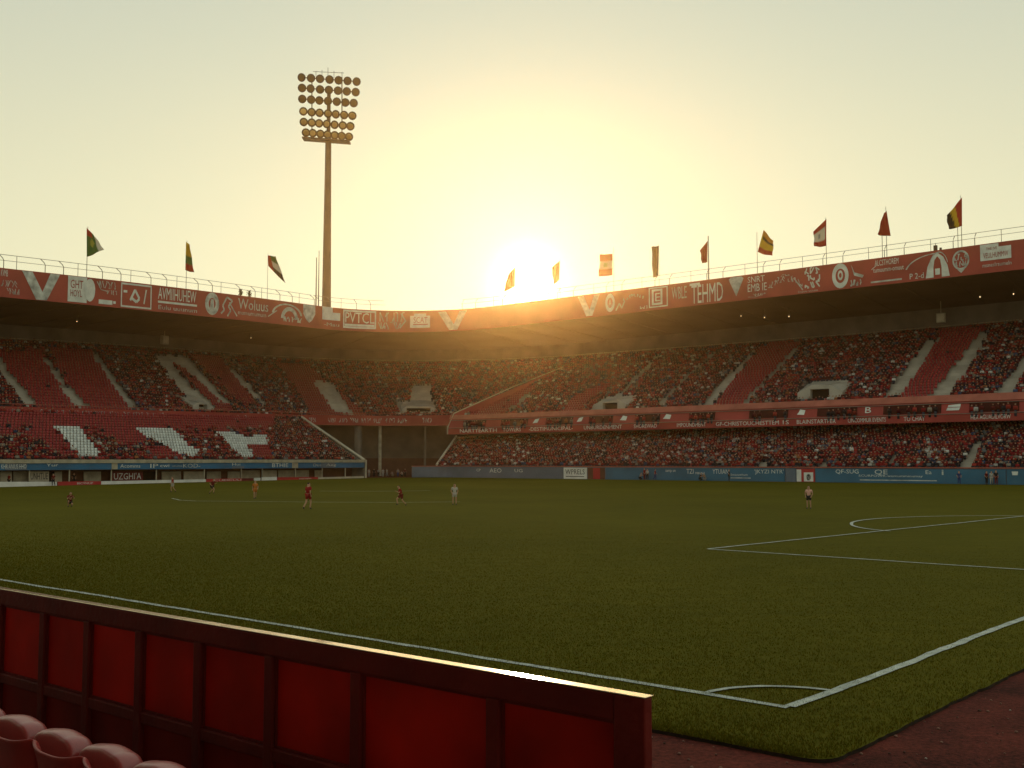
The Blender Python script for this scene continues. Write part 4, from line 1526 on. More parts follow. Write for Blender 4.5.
# one lamp: drum + glass
lmb = MB()
lmb.tube([(0, .55, 0), (0, .35, 0), (0, -.15, 0), (0, -.3, 0)], [.3, .74, .92, .92], 12)
lamp_me = mesh_from('lamp', lmb.v, lmb.f); lamp_me.materials.append(M['lampbody'])
gmb = MB()
gmb.tube([(0, -.31, 0), (0, -.36, 0)], [.6, .5], 12)
glass_me = mesh_from('lamp_glass', gmb.v, gmb.f); glass_me.materials.append(M['lampglass'])
M['lampglint'] = mat('lamp_glass_glint', (0.62, 0.42, 0.18), 0.3, 0.5, metal=.8)  # golden highlights of the lower lamp rows, put into the glass colour
first = None
for r_ in range(6):
    yy = (77.5, 88, 99, 111.5, 122, 132.5)[r_]
    a, b = (302, 302, 302.5, 303.5, 304, 306)[r_], (357, 356, 354, 352.5, 350.5, 349)[r_]
    for c_ in range(7):
        t = c_ / 6
        q = loc_m(a + (b - a) * t, yy + 4.2 * t, -.4)
        if first is None:
            first = bpy.data.objects.new('lamp', lamp_me); COL.objects.link(first); first.parent = fl
            g = bpy.data.objects.new('lamp_glass', glass_me); COL.objects.link(g); g.parent = first
            o = first
        else:
            o = copy_tree(first, fl)
        if r_ >= 3:
            for gch in o.children:
                gch.material_slots[0].link = 'OBJECT'
                gch.material_slots[0].material = M['lampglint']
        o.location = q
        o.rotation_euler = (math.radians(random.uniform(12, 22)), 0, math.radians(random.uniform(-14, 14)))

for px, y0, r, lab in ((316, 252, .07, 'thin antenna mast left of the floodlight mast, the shorter of two'), (318.5, 245, .06, 'thin antenna mast left of the floodlight mast, the taller of two')):
    s = 20
    u, z = solve(px, 300, s)
    zt = solve(px, y0 + 5, s)[1]
    e = empty('antenna_mast', P(u, s, BT.z(u) - .1)); tag(e, lab, 'antenna', 'antenna masts on the roof')
    h = zt - BT.z(u)
    m = MB(); m.tube([(0, 0, 0), (0, 0, h)], [r * 2, r], 6); m.build('pole', M['mast'], e)
    m = MB(); m.box((0, 0, .5), (.5, .5, 1.2)); m.build('base', M['mast'], e)

# ================================================================== flags
FL = [  # pole px, pole top y, cloth corners: hoist top, hoist bottom, fly bottom, fly top (px), colour function, label
    (86.5, 226.5, ((87, 228), (87, 257), (103.5, 249.5), (97, 238)), 'green', 'green flag with red and white edges flying from the leftmost pole'),
    (186, 240.5, ((186.3, 242), (185.5, 270), (194.5, 272.5), (190.5, 245)), 'ygr', 'drooping yellow and green flag with red bottom'),
    (267.3, 253, ((268, 255.5), (268.5, 266), (286, 283.5), (276, 256.5)), 'uae', 'drooping flag with red hoist and green, white and black stripes'),
    (515.5, 265, ((515, 267), (514.8, 286.5), (503.8, 291.5), (508, 275)), 'red', 'plain red flag glowing left of the sun'),
    (560, 259, ((559.6, 261), (559, 280), (553.8, 284), (551.7, 267.5)), 'red', 'plain red flag glowing right of the sun'),
    (613.8, 247, ((612.5, 254), (612.3, 275.3), (598.6, 276.5), (600, 254.7)), 'rwr', 'flat red and white striped flag with a small green emblem'),
    (659.2, 244, ((658.6, 246), (658, 276), (653, 277.3), (651.5, 247)), 'grey', 'narrow dark grey flag hanging limp'),
    (708.7, 236, ((707.5, 241), (707, 262), (702, 263), (699.8, 251)), 'red', 'small red flag left of its thick white pole'),
    (757.5, 232, ((763.5, 230), (757.5, 252), (772, 256), (773, 241)), 'yel', 'billowing yellow flag with dark stripe and red bottom'),
    (826.6, 217.5, ((826.2, 219), (826, 246), (813.5, 246.5), (813, 232)), 'rw2', 'red flag with a white middle blowing left of its pole'),
    (887, 206.5, ((886.3, 211), (890.5, 236), (877.6, 234.5), (884, 213)), 'red', 'dark red triangular flag hanging on two poles'),
    (962, 195.5, ((961.7, 197.5), (961.8, 226), (949, 229), (947, 215)), 'bel', 'black, yellow and red flag at the right end of the roof'),
]


def flagcol(kd, a, b):
    R, Wt, G, K, Yl = (0.42, .025, .02), (.66, .62, .52), (.05, .16, .04), (.02, .018, .015), (.62, .40, .03)
    if kd == 'red': return (0.34, .016, .012)
    if kd == 'green':
        if b < .25 and a < .5: return R
        if a > .78: return Wt
        if (a - .4) ** 2 + (b - .5) ** 2 < .03: return (.35, .35, .06)
        return G
    if kd == 'ygr': return Yl if b < .45 else (G if b < .72 else R)
    if kd == 'uae': return R if a < .3 else (G if b < .3 else (Wt if b < .68 else K))
    if kd == 'rwr':
        if .42 < a < .68 and .4 < b < .62: return (.15, .32, .14)
        return R if b < .3 or b > .7 else Wt
    if kd == 'grey': return (.06, .06, .04) if int(a * 7) % 2 else (.12, .12, .08)
    if kd == 'yel': return (.55, .24, .03) if b < .22 else (K if b < .36 and a > .1 else (Yl if b < .78 else R))
    if kd == 'rw2': return R if b < .28 or b > .72 or a < .12 else ((.3, .3, .28) if .45 < a < .6 and .4 < b < .6 else Wt)
    if kd == 'bel': return R if a + .3 * (b - .5) < .38 else (Yl if a + .3 * (b - .5) < .68 else K)


for px, pty, cs, kd, lab in FL:
    s = 13.9
    z0 = BT.z(u_at(px, s, 28))
    u = u_at(px, s, z0)
    bp_ = plan(u, s)
    Y = bp_[1]
    base = (bp_[0], bp_[1], z0 + .02)
    e = empty('flag', base)
    tag(e, lab, 'flag', 'flags along the stand roofs')
    ztop = at_y(px, pty, Y)[2] - base[2]
    thick = .14 if abs(px - 708.7) < 1 else .06
    m = MB()
    m.tube([(0, 0, 0), (0, 0, ztop)], [thick, thick * .7], 6)
    if kd == 'red' and abs(px - 887) < 1: m.tube([(-.62, .1, 0), (-.62, .1, ztop * .45)], .06, 5)
    if kd == 'bel': m.tube([(-.5, .1, 0), (-.5, .1, ztop * .5)], .05, 5)
    m.build('pole', M['pole'], e)
    NX, NY = 14, 14
    cc = [at_y(q[0], q[1], Y) - np.array(base) for q in cs]
    rows, col = [], []
    for j in range(NY + 1):
        b = j / NY
        row = []
        for i in range(NX + 1):
            a = i / NX
            top_ = cc[0] * (1 - a) + cc[3] * a
            bt_ = cc[1] * (1 - a) + cc[2] * a
            p = top_ * (1 - b) + bt_ * b
            sag = .18 * math.sin(a * math.pi) * (1 if kd not in ('rwr',) else .3)
            wv = .32 * math.sin(a * 6.5 + b * 2.0 + px) * (a ** .7) * (.5 if kd == 'rwr' else 1)
            row.append((p[0] + .05 * math.sin(b * 9 + px) * a, p[1] - .1 + wv, p[2] - sag * b * .6))
            col.append((*flagcol(kd, a, b), 1))
        rows.append(row)
    m = MB(); m.grid(rows)
    o = m.build('flag_cloth', M['flag'], e, True)
    at = o.data.color_attributes.new('Col', 'FLOAT_COLOR', 'POINT')
    at.data.foreach_set('color', np.array(col, np.float32).ravel())
    md = o.modifiers.new('Solidify', 'SOLIDIFY'); md.thickness = .015

# small things on the roof edge
for px, lab in ((241, 'small dark weed growing on the roof edge, left one'), (249.5, 'small dark weed growing on the roof edge, right one')):
    u = u_at(px, 12.6, 28)
    m = MB()
    r_ = random.Random(int(px))
    for _ in range(60):
        a, rr_, h = r_.uniform(0, 6.28), r_.uniform(0, .45), r_.uniform(.05, 1.1)
        cx_, cy_ = rr_ * math.cos(a), rr_ * math.sin(a)
        w = .12
        m.add([(cx_ - w, cy_, h), (cx_ + w * r_.uniform(.2, 1), cy_ + w * r_.uniform(-1, 1), h + r_.uniform(-.1, .15)), (cx_, cy_ + r_.uniform(-.1, .1), h + .25)], [(0, 1, 2)])
    for _ in range(6):
        a = r_.uniform(0, 6.28)
        m.tube([(0, 0, 0), (.3 * math.cos(a), .3 * math.sin(a), .8)], .025, 4)
    o = m.build('weed', mat('weed_leaf', (.05, .05, .02), .9))
    o.location = P(u, 12.7, BT.z(u) - .02)
    tag(o, lab, 'plant', 'weeds on the roof edge')
u = u_at(936, 12.8, 30)
m = MB(); m.box((0, 0, .45), (.5, .4, .9)); m.tube([(0, 0, .9), (0, 0, 1.25)], .05, 5); m.box((.7, 0, .25), (.3, .3, .5))
o = bevel(m.build('junction_box', M['lampbody']), .03)
o.location = P(u, 12.9, BT.z(u))
o.rotation_euler = (0, 0, math.atan2(dR[1], dR[0]))
tag(o, 'small dark electrical box on the roof edge near the right end', 'electrical box')


# ================================================================== people
POSES = {
    # joint: (x right, y back(+)/front(-), z up) for a 1.75 m figure
    'walk': dict(pel=(0, 0, .95), che=(0, -.03, 1.33), nek=(0, -.03, 1.50), hed=(0, -.05, 1.64),
                 hl=(-.09, 0, .92), kl=(-.1, -.16, .50), al=(-.1, -.08, .09), tl=(-.1, -.24, .04), hr=(.09, 0, .92), kr=(.1, .06, .49), ar=(.1, .34, .14), tr=(.1, .26, .03),
                 sl=(-.19, -.02, 1.42), el=(-.25, .10, 1.15), wl=(-.24, .02, .93), sr=(.19, -.02, 1.42), er=(.26, -.06, 1.14), wr=(.22, -.26, 1.0)),
    'run': dict(pel=(0, 0, .92), che=(0, -.12, 1.28), nek=(0, -.17, 1.45), hed=(0, -.22, 1.58),
                hl=(-.09, 0, .89), kl=(-.1, -.34, .62), al=(-.1, -.24, .20), tl=(-.1, -.40, .15), hr=(.09, 0, .89), kr=(.1, .10, .46), ar=(.1, .40, .20), tr=(.1, .36, .05),
                sl=(-.19, -.12, 1.38), el=(-.28, .12, 1.18), wl=(-.26, -.08, 1.0), sr=(.19, -.12, 1.38), er=(.28, -.20, 1.12), wr=(.2, -.42, 1.22)),
    'stand': dict(pel=(0, 0, .96), che=(0, .0, 1.35), nek=(0, .0, 1.51), hed=(0, -.02, 1.65),
                  hl=(-.09, 0, .93), kl=(-.12, -.02, .50), al=(-.13, .02, .09), tl=(-.15, -.15, .04), hr=(.09, 0, .93), kr=(.12, -.02, .50), ar=(.13, .02, .09), tr=(.15, -.15, .04),
                  sl=(-.19, 0, 1.43), el=(-.29, .04, 1.17), wl=(-.22, -.08, .98), sr=(.19, 0, 1.43), er=(.29, .04, 1.17), wr=(.22, -.08, .98)),
    'crouch': dict(pel=(0, .15, .42), che=(0, -.08, .78), nek=(0, -.14, .94), hed=(0, -.20, 1.07),
                   hl=(-.09, .15, .40), kl=(-.15, -.24, .50), al=(-.13, .08, .09), tl=(-.14, -.10, .04), hr=(.09, .15, .40), kr=(.14, -.22, .22), ar=(.13, .18, .10), tr=(.13, .06, .03),
                   sl=(-.18, -.08, .88), el=(-.25, -.26, .66), wl=(-.16, -.42, .80), sr=(.18, -.08, .88), er=(.25, -.28, .68), wr=(.16, -.44, .82)),
}


def skin_mesh(name, verts, edges, radii, sub=1):
    me = bpy.data.meshes.new(name)
    me.from_pydata(verts, edges, [])
    o = bpy.data.objects.new('tmp_skin', me)
    COL.objects.link(o)
    o.modifiers.new('Skin', 'SKIN')
    sv = me.skin_vertices[0].data
    for i, r in enumerate(radii):
        rx, ry = r if isinstance(r, tuple) else (r, r)
        sv[i].radius = (rx, ry)
        sv[i].use_root = (i == 0)
    ss = o.modifiers.new('Sub', 'SUBSURF'); ss.levels = sub; ss.render_levels = sub
    dg = bpy.context.evaluated_depsgraph_get(); dg.update()
    out = bpy.data.meshes.new_from_object(o.evaluated_get(dg))
    out.name = name
    bpy.data.objects.remove(o)
    out.polygons.foreach_set('use_smooth', [True] * len(out.polygons))
    return out


def chain_build(J, chains, grow=0.0):
    """chains: list of [(joint or xyz, radius), ...]; shared joints by name"""
    V, E, R, idx = [], [], [], {}
    for ch in chains:
        prev = None
        for key, r in ch:
            if isinstance(key, str):
                if key not in idx:
                    idx[key] = len(V); V.append(J[key]); R.append(r + grow)
                i = idx[key]
            else:
                i = len(V); V.append(key); R.append(r + grow)
            if prev is not None: E.append((prev, i))
            prev = i
    return V, E, R


def off(p, d): return (p[0] + d[0], p[1] + d[1], p[2] + d[2])


def lerp(a, b, t): return tuple(a[i] + (b[i] - a[i]) * t for i in range(3))


PMESH = {}
for pname, J in POSES.items():
    h = J['hed']
    body = [[('pel', .13), ('che', .135), ('nek', .058), ('hed', .092), (off(h, (0, .0, .1)), .075)],
            [('hed', .092), (off(h, (0, -.105, -.01)), .018)],
            [('hed', .092), (off(h, (-.095, .01, 0)), .018)], [('hed', .092), (off(h, (.095, .01, 0)), .018)]]
    for sd in 'lr':
        body.append([('pel', .13), ('h' + sd, .09), ('k' + sd, .06), ('a' + sd, .04), ('t' + sd, .035)])
        w = J['w' + sd]; e = J['e' + sd]
        hd = lerp(e, w, 1.33)
        body.append([('che', .135), ('s' + sd, .06), ('e' + sd, .042), ('w' + sd, .030), (hd, .038)])
        sg = -1 if sd == 'l' else 1
        for kf in range(4):
            fx = off(hd, ((kf - 1.5) * .017, -.02, 0))
            body.append([(hd, .02), (off(lerp(e, w, 1.62), ((kf - 1.5) * .02, -.03, 0)), .009)] if False else [('w' + sd, .030), (off(lerp(e, w, 1.30 + .02 * kf), ((kf - 1.5) * .02, -.01, 0)), .018), (off(lerp(e, w, 1.55 - .03 * abs(kf - 1)), ((kf - 1.5) * .024, -.03, 0)), .009)])
        body.append([('w' + sd, .030), (off(lerp(e, w, 1.25), (-sg * .035, -.03, 0)), .011)])
    V, E, R = chain_build(J, body)
    bme = skin_mesh('person_body', V, E, R)
    shirt = [[(lerp(J['pel'], J['che'], -.02), .145), (lerp(J['pel'], J['che'], .5), .15), ('che', .155), (lerp(J['che'], J['nek'], .7), .085)]]
    for sd in 'lr': shirt.append([('che', .155), ('s' + sd, .085), (lerp(J['s' + sd], J['e' + sd], .75), .065)])
    V, E, R = chain_build(J, shirt)
    sme = skin_mesh('shirt', V, E, R)
    sh = []
    for sd in 'lr': sh.append([('pel', .15), ('h' + sd, .115), (lerp(J['h' + sd], J['k' + sd], .7), .095)])
    V, E, R = chain_build(J, sh)
    ome = skin_mesh('shorts', V, E, R)
    tr = []
    for sd in 'lr': tr.append([('pel', .15), ('h' + sd, .112), ('k' + sd, .08), (lerp(J['k' + sd], J['a' + sd], .92), .062)])
    V, E, R = chain_build(J, tr)
    tme = skin_mesh('trousers', V, E, R)
    V, E, R = chain_build(J, [[(off(h, (0, .035, .0)), .088), (off(h, (0, .03, .06)), .092), (off(h, (0, .01, .11)), .074)]])
    hme = skin_mesh('hair', V, E, R)
    soc = MB()
    bmeshes = []
    for sd in 'lr':
        V, E, R = chain_build(J, [[(lerp(J['a' + sd], J['k' + sd], .12), .05), ('a' + sd, .05), (lerp(J['a' + sd], J['t' + sd], 1.05), .042)]])
        bmeshes.append(skin_mesh('boot', V, E, R))
    PMESH[pname] = (bme, sme, ome, tme, hme, bmeshes)


def person(px, py, pose, face, shirt, legs, lab, short=True, H=1.5, group=None, z=0.0, pos=None, cat='person'):
    g = ground(px, py, TURF_Z) if pos is None else np.array(pos)
    e = empty('person', tuple(g), math.radians(face))
    e.scale = (H / 1.75,) * 3
    tag(e, lab, cat, group)
    bme, sme, ome, tme, hme, bts = PMESH[pose]

    def add(name, me, m):
        o = bpy.data.objects.new(name, me)
        COL.objects.link(o)
        o.parent = e
        if not me.materials: me.materials.append(m)
        o.material_slots[0].link = 'OBJECT'
        o.material_slots[0].material = m
    add('body', bme, M['skin'])
    add('shirt', sme, M['cloth_' + shirt])
    add('shorts' if short else 'trousers', ome if short else tme, M['cloth_' + legs])
    add('hair', hme, M['hair'])
    for b in bts: add('boot', b, M['boot'])
    return e


# facing 0 = towards the camera (-Y)
G1 = 'players on the pitch'
person(70, 507, 'crouch', 30, 'maroon', 'black', 'person in dark red bending down alone on the left of the pitch', group=G1)
person(172.5, 492.2, 'walk', -60, 'red', 'white', 'person in red shirt and white shorts before the white low board', group=G1)
person(212, 494.5, 'run', 70, 'maroon', 'black', 'person in dark kit before the red low board', group=G1)
person(255, 499, 'walk', 20, 'orange', 'orange', 'person in orange kit near the faint pitch line on the left', group=G1)
person(308, 509.4, 'walk', 150, 'red', 'red', 'person in all red kit standing nearest on the left half of the pitch', group=G1, H=1.75)
person(401, 506.5, 'run', -70, 'red', 'maroon', 'person in dark red kit running near the middle of the pitch', group=G1)
person(454.5, 505, 'stand', 10, 'white', 'white', 'person in white kit on the pitch below the corner', group=G1)
person(809, 509, 'stand', -30, 'pink', 'black', 'person in pale pink shirt and black shorts alone on the right of the pitch', group=G1)
G2 = 'people along the far wall'


def wall_person(px, pose, face, shirt, legs, lab, s=-1.3, H=1.72):
    u = u_at(px, s, .9)
    q = plan(u, s)
    person(0, 0, pose, face, shirt, legs, lab, short=False, H=H, group=G2, pos=(q[0], q[1], TURF_Z if s < -1.65 else .004))


wall_person(640.5, 'crouch', 40, 'grey', 'black', 'crouching person in grey before the blue board, left of the group of three')
wall_person(644.5, 'stand', -60, 'red', 'maroon', 'standing person in dark red before the blue board, middle of the group of three', H=1.85)
wall_person(647.3, 'stand', 20, 'white', 'black', 'standing person in white before the blue board, beside the person in dark red')
wall_person(655, 'walk', 80, 'red', 'blue', 'person in red top and dark trousers right of the small group by the far wall')
wall_person(700.5, 'crouch', 30, 'black', 'black', 'crouching person in black before the middle blue board')
wall_person(704.5, 'crouch', -40, 'khaki', 'grey', 'crouching person in khaki before the middle blue board')
wall_person(729, 'stand', 70, 'black', 'black', 'lone small person in black standing before the middle blue board')
wall_person(959, 'stand', 0, 'blue', 'blue', 'lone person in blue standing before the right blue board')
wall_person(986.5, 'stand', 30, 'maroon', 'black', 'person in maroon at the left of the trio by the right blue board')
wall_person(991.5, 'walk', -30, 'white', 'white', 'person in white in the middle of the trio by the right blue board')
wall_person(996, 'stand', 10, 'black', 'maroon', 'person in black at the right of the trio by the right blue board', H=1.85)
G3 = 'people in the open corner'
for i, (px, shc, lg, pose, lab) in enumerate(((369, 'white', 'grey', 'stand', 'person in white top first beside the dugout end post in the dark corner'),
                                              (374, 'black', 'black', 'walk', 'person in black second from the dugout end in the dark corner'),
                                              (378.5, 'grey', 'black', 'stand', 'person in grey top near the pale column in the dark corner'),
                                              (383, 'white', 'white', 'stand', 'person all in white just right of the pale column'),
                                              (387, 'white', 'grey', 'walk', 'person in white top and grey trousers right of the pale column'),
                                              (392.5, 'grey', 'khaki', 'crouch', 'crouching person in grey in the dark corner'),
                                              (398, 'grey', 'blue', 'stand', 'person in grey top and blue trousers in the dark corner'),
                                              (405, 'maroon', 'black', 'stand', 'person in maroon beside the end of the grey blue board'),
                                              (402, 'white', 'black', 'crouch', 'crouching person in white beside the end of the grey blue board'))):
    s = 3.0 + (i % 3) * 1.2
    u = u_at(px, s, 1)
    q = plan(u, s)
    person(0, 0, pose, random.uniform(-60, 60), shc, lg, lab, short=False, group=G3, pos=(q[0], q[1], .004))
for px, s, shc, lg, pose, lab in ((9, .9, 'red', 'black', 'stand', 'person in red top in the dugout at the left edge'), (53.5, -1.4, 'maroon', 'black', 'walk', 'person in maroon walking before the dark dugout door'),
                                  (74, 1.2, 'black', 'black', 'stand', 'person in black in the dark dugout left of the beige panel')):
    u = u_at(px, s, 1)
    q = plan(u, s)
    person(0, 0, pose, random.uniform(-60, 60), shc, lg, lab, short=False, group='people by the dugouts', pos=(q[0], q[1], .004))

# ================================================================== near stand: deck, barrier, seats
def TN(t, n_, z):
    """point at t along touchline direction (to the left), n across (towards the pitch)"""
    T_, N_ = np.array([-0.763, 0.646]), np.array([0.646, 0.763])
    q = T_ * t + N_ * n_
    return (q[0], q[1], z)


RZ = math.atan2(0.646, -0.763)
near = empty('terrace')
tag(near, 'concrete terrace with rising steps under the near seats and barrier', 'terrace')
FZ = 1.16
T1 = 2.15
mb = MB()


def tnbox(mb, t0, t1, n0, n1, z0, z1, mi=0):
    mb.hexa([TN(t1, n0, z0), TN(t0, n0, z0), TN(t0, n1, z0), TN(t1, n1, z0), TN(t1, n0, z1), TN(t0, n0, z1), TN(t0, n1, z1), TN(t1, n1, z1)], mi)


tnbox(mb, -14, 26, 1.9, 3.95, 0, FZ)
for i in range(11):
    tnbox(mb, -14, 26, 1.9 - 0.95 * (i + 1) - (0 if i else .6), 1.9 - 0.95 * i - (.6 if i else 0), 0, FZ + .45 * (i + 1) - .02)
mb.build('steps', M['darkconcrete'], near)
mb = MB()
tnbox(mb, -14, 26, -10.2, -9.9, 0, 13.0)
mb.build('unseen_back_wall', M['darkconcrete'], near)  # unseen wall added behind the camera to hold back sky light
mb = MB()
tnbox(mb, -14, 26, -10.3, -0.6, 12.6, 13.1)
mb.build('unseen_shade_roof', M['soffit'], near)  # unseen roof added above and behind the camera to shade the barrier

M['bar_frame'] = mat('dark_red_paint', (0.13, 0.010, 0.007), .6, .12, .3, 3, bump=.25, bscale=25)
M['bar_top'] = mat('sunlit_rim_capping', (0.88, 0.70, 0.48), .13, .6, .15, 6, metal=.85, bump=.03, bscale=14)  # pale metal colour stands in for the sunlit rim of the red rail
M['bar_panel_low'] = mat('red_panel_painted_shade', (0.19, 0.006, 0.003), .65, .1, .3, 2.0)  # lower panels: their shade is put into the base colour as darker red
M['bar_panel'] = mat('red_mesh_panel', (0.46, 0.014, 0.005), .6, .12, .45, 1.3, trans=.25, bump=.25, bscale=5)
M['seat_back'] = mat('seat_back_plastic', (0.34, 0.022, 0.018), .5, .25, .25, 8, bump=.1, bscale=120, coat=.25)
M['seat_red'] = mat('seat_plastic', (0.42, 0.055, 0.045), .42, .6, .2, 8, bump=.1, bscale=120, coat=.7)

NBAR = 3.70
BTOP = 2.456
tp = (2.394, 3.12, 4.015, 4.70, 5.35, 5.97, 6.576, 7.159, 7.76, 8.36, 8.96, 9.56, 10.2)


def px_t(px):
    c = (px - CX) / F
    # X/Y = c  with X = -.763 t + .646 n, Y = .646 t + .763 n
    return (0.646 * NBAR - c * 0.763 * NBAR) / (c * 0.646 + 0.763)


bar = empty('barrier', TN(px_t(646), NBAR, FZ))
tag(bar, 'dark red framed barrier with red panels and bright top rail before the near seats', 'barrier')
borg = TN(px_t(646), NBAR, FZ)
tR = px_t(646)
TL_ = 15.0


def bpart(name, m, t0, t1, n0, n1, z0, z1, bev=.008):
    mb = MB()
    tnbox(mb, t0, t1, n0, n1, z0, z1)
    o = mb.build(name, m, bar, origin=borg)
    if bev: bevel(o, bev, 2)
    return o


bpart('top_rail', M['bar_frame'], tR + .151, TL_, NBAR - .0295, NBAR + .029, BTOP - .115, BTOP - .005)
bpart('capping', M['bar_top'], tR - .005, TL_, NBAR - .030, NBAR + .030, BTOP - .0045, BTOP, .0015)
bpart('middle_rail', M['bar_frame'], tR + .11, TL_, NBAR - .02, NBAR + .02, BTOP - .67, BTOP - .60)
bpart('bottom_rail', M['bar_frame'], tR + .11, TL_, NBAR - .02, NBAR + .02, FZ + .02, FZ + .09)
posts = [px_t(631)] + [px_t(p_) for p_ in (496, 361, 275.5, 205, 146.5, 95, 51, 8)]
while posts[-1] < TL_ - .6: posts.append(posts[-1] + .61)
wd = [.12] + [.075] * (len(posts) - 1)
edges = []
for i, t in enumerate(posts):
    w = wd[i] / 2 + (.02 if i == 0 else 0)
    if i == 0:
        a, b = tR, tR + .15
    else:
        a, b = t - w, t + w
    bpart('post', M['bar_frame'], a, b, NBAR - (.0296 if i == 0 else .026), NBAR + (.0296 if i == 0 else .026), FZ, BTOP - (.005 if i == 0 else .1155))
    edges.append((a, b))
for i in range(len(posts) - 1):
    a, b = edges[i][1] + .002, edges[i + 1][0] - .002
    bpart('panel', M['bar_panel'], a, b, NBAR + .005, NBAR + .018, BTOP - .60 + .002, BTOP - .117, .003)
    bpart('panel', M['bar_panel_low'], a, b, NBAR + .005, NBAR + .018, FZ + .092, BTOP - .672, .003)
    bead = MB()
    for (z0, z1) in ((BTOP - .60, BTOP - .117),):
        for (q0, q1, w0, w1) in ((a, a + .012, z0, z1), (b - .012, b, z0, z1), (a + .012, b - .012, z0 + .001, z0 + .014), (a + .012, b - .012, z1 - .014, z1 - .001)):
            tnbox(bead, q0, q1, NBAR - .008, NBAR + .0045, w0, w1)
    bead.build('beading', M['bar_frame'], bar, origin=borg)

# --- tip-up seats
SW_ = .47


def weld(o, d=.0008):
    bm = bmesh.new(); bm.from_mesh(o.data)
    bmesh.ops.remove_doubles(bm, verts=bm.verts, dist=d)
    bmesh.ops.recalc_face_normals(bm, faces=bm.faces)
    for f in bm.faces: f.smooth = True
    bm.to_mesh(o.data); bm.free()


def seat_proto():
    e = empty('stadium_seat')
    # local: x along the row, y towards the pitch (front), z up from deck
    # back shell
    NXs, NZs = 18, 10
    fr, bk = [], []
    for j in range(NZs + 1):
        v = j / NZs
        r1, r2 = [], []
        for i in range(NXs + 1):
            x = -1 + 2 * i / NXs
            wid = SW_ / 2 * (1.0 - .10 * (1 - v))
            top = .89 - .026 * (1 - abs(x) ** 2.6)
            z = .40 + (top - .40) * v
            y = .05 * abs(x) ** 3 + .015 * (1 - v) - .05 * v
            flare = -.020 * max(0, v - .85) / .15
            r1.append((x * wid, y + flare - .012, z))
            r2.append((x * wid * .985, y + flare + .016, z - (.006 if j == NZs else 0)))
        bk.append(r1); fr.append(r2)
    m = MB()
    m.grid(bk); m.grid(fr, 0, True)
    m.grid([bk[-1], fr[-1]], 0)
    m.grid([[r[0] for r in bk], [r[0] for r in fr]], 0, True)
    m.grid([[r[-1] for r in bk], [r[-1] for r in fr]], 0)
    o = m.build('backrest', M['seat_back'], e, True)
    weld(o)
    m_ = o.modifiers.new('Sub', 'SUBSURF'); m_.levels = 1; m_.render_levels = 2
    # tipped-up pan: rounded slab standing behind the back
    prof = []
    wv, hv, r = .212, .415, .11
    for k_ in range(13):
        a = math.pi * .5 * k_ / 12
        prof.append((wv - r + r * math.cos(a), hv - r * .72 + r * .72 * math.sin(a)))
    prof = [(wv * .92, 0.0)] + prof + [(0.0, hv + .018)] + [(-x, z) for x, z in prof[::-1]] + [(-wv * .92, 0.0)]
    rings = []
    for y, k_, dz in ((0, .93, -.02), (.008, .97, -.006), (.03, 1.0, 0), (.07, 1.0, .004), (.11, 1.0, 0), (.135, .96, -.012), (.145, .90, -.03)):
        rings.append([(x * k_, y, z * (1 if z < .3 else 1) + (dz if z > .2 else 0)) for x, z in prof])
    m = MB()
    m.grid([rg + [rg[0]] for rg in rings])
    n_ = len(prof)
    m.add(rings[0], [tuple(range(n_))]); m.add(rings[-1], [tuple(range(n_))[::-1]])
    pan = m.build('seat_pan', M['seat_red'], e, True)
    weld(pan)
    ps = pan.modifiers.new('Sub', 'SUBSURF'); ps.levels = 1; ps.render_levels = 2
    pan.location = (0, .155, .415)
    pan.rotation_euler = (math.radians(-5), 0, 0)
    for sd in (-1, 1):
        m = MB()
        m.tube([(sd * SW_ * .47, .03, 0), (sd * SW_ * .47, .02, .42), (sd * SW_ * .47, .045, .60)], [.028, .024, .018], 6)
        m.box((sd * SW_ * .47, .04, .012), (.05, .16, .024))
        m.build('leg', M['bar_frame'], e, True)
    m = MB()
    for sd in (-1, 1):
        m.tube([(sd * .17, .05, .43), (sd * .17, .19, .44)], .022, 6)
    m.build('hinge', M['bar_frame'], e)
    return e


proto = seat_proto()
NS = 2.62


def seat_t(px, dropz):
    c = (px - CX) / F
    return (0.646 * NS - c * 0.763 * NS) / (c * 0.646 + 0.763)


t_ref = seat_t(182, 0)    # right end seat of the visible row
labs = ['tip-up red seat at the bottom edge, lowest of the seats in view', 'tip-up red seat second up from the bottom edge of the photo', 'tip-up red seat in the middle of the five seats in view',
        'tip-up red seat second from the left edge of the photo', 'tip-up red seat cut by the left edge of the photo', 'tip-up red seat just left of the photo edge']
for i in range(7):
    o = proto if i == 0 else copy_tree(proto)
    t = t_ref + (i - 0) * (SW_ + .003)
    o.location = TN(t, NS, FZ)
    o.rotation_euler = (0, 0, RZ + math.pi)
    tag(o, labs[min(i, 5)], 'seat', 'red seats behind the barrier')
proto.rotation_euler = (0, 0, RZ + math.pi)

# ================================================================== light, sky, haze, camera
sd = ray(528, 284); sd = sd / np.linalg.norm(sd)
el, az = math.asin(sd[2]), math.atan2(sd[0], sd[1])
sun = bpy.data.lights.new('sun', 'SUN')
sun.energy = 2.3
sun.angle = math.radians(.5)
sun.color = (1.0, .80, .55)
so = bpy.data.objects.new('sun', sun)
COL.objects.link(so)
so.rotation_euler = Vector(tuple(-sd)).to_track_quat('-Z', 'Y').to_euler()
so.location = (0, 0, 60)

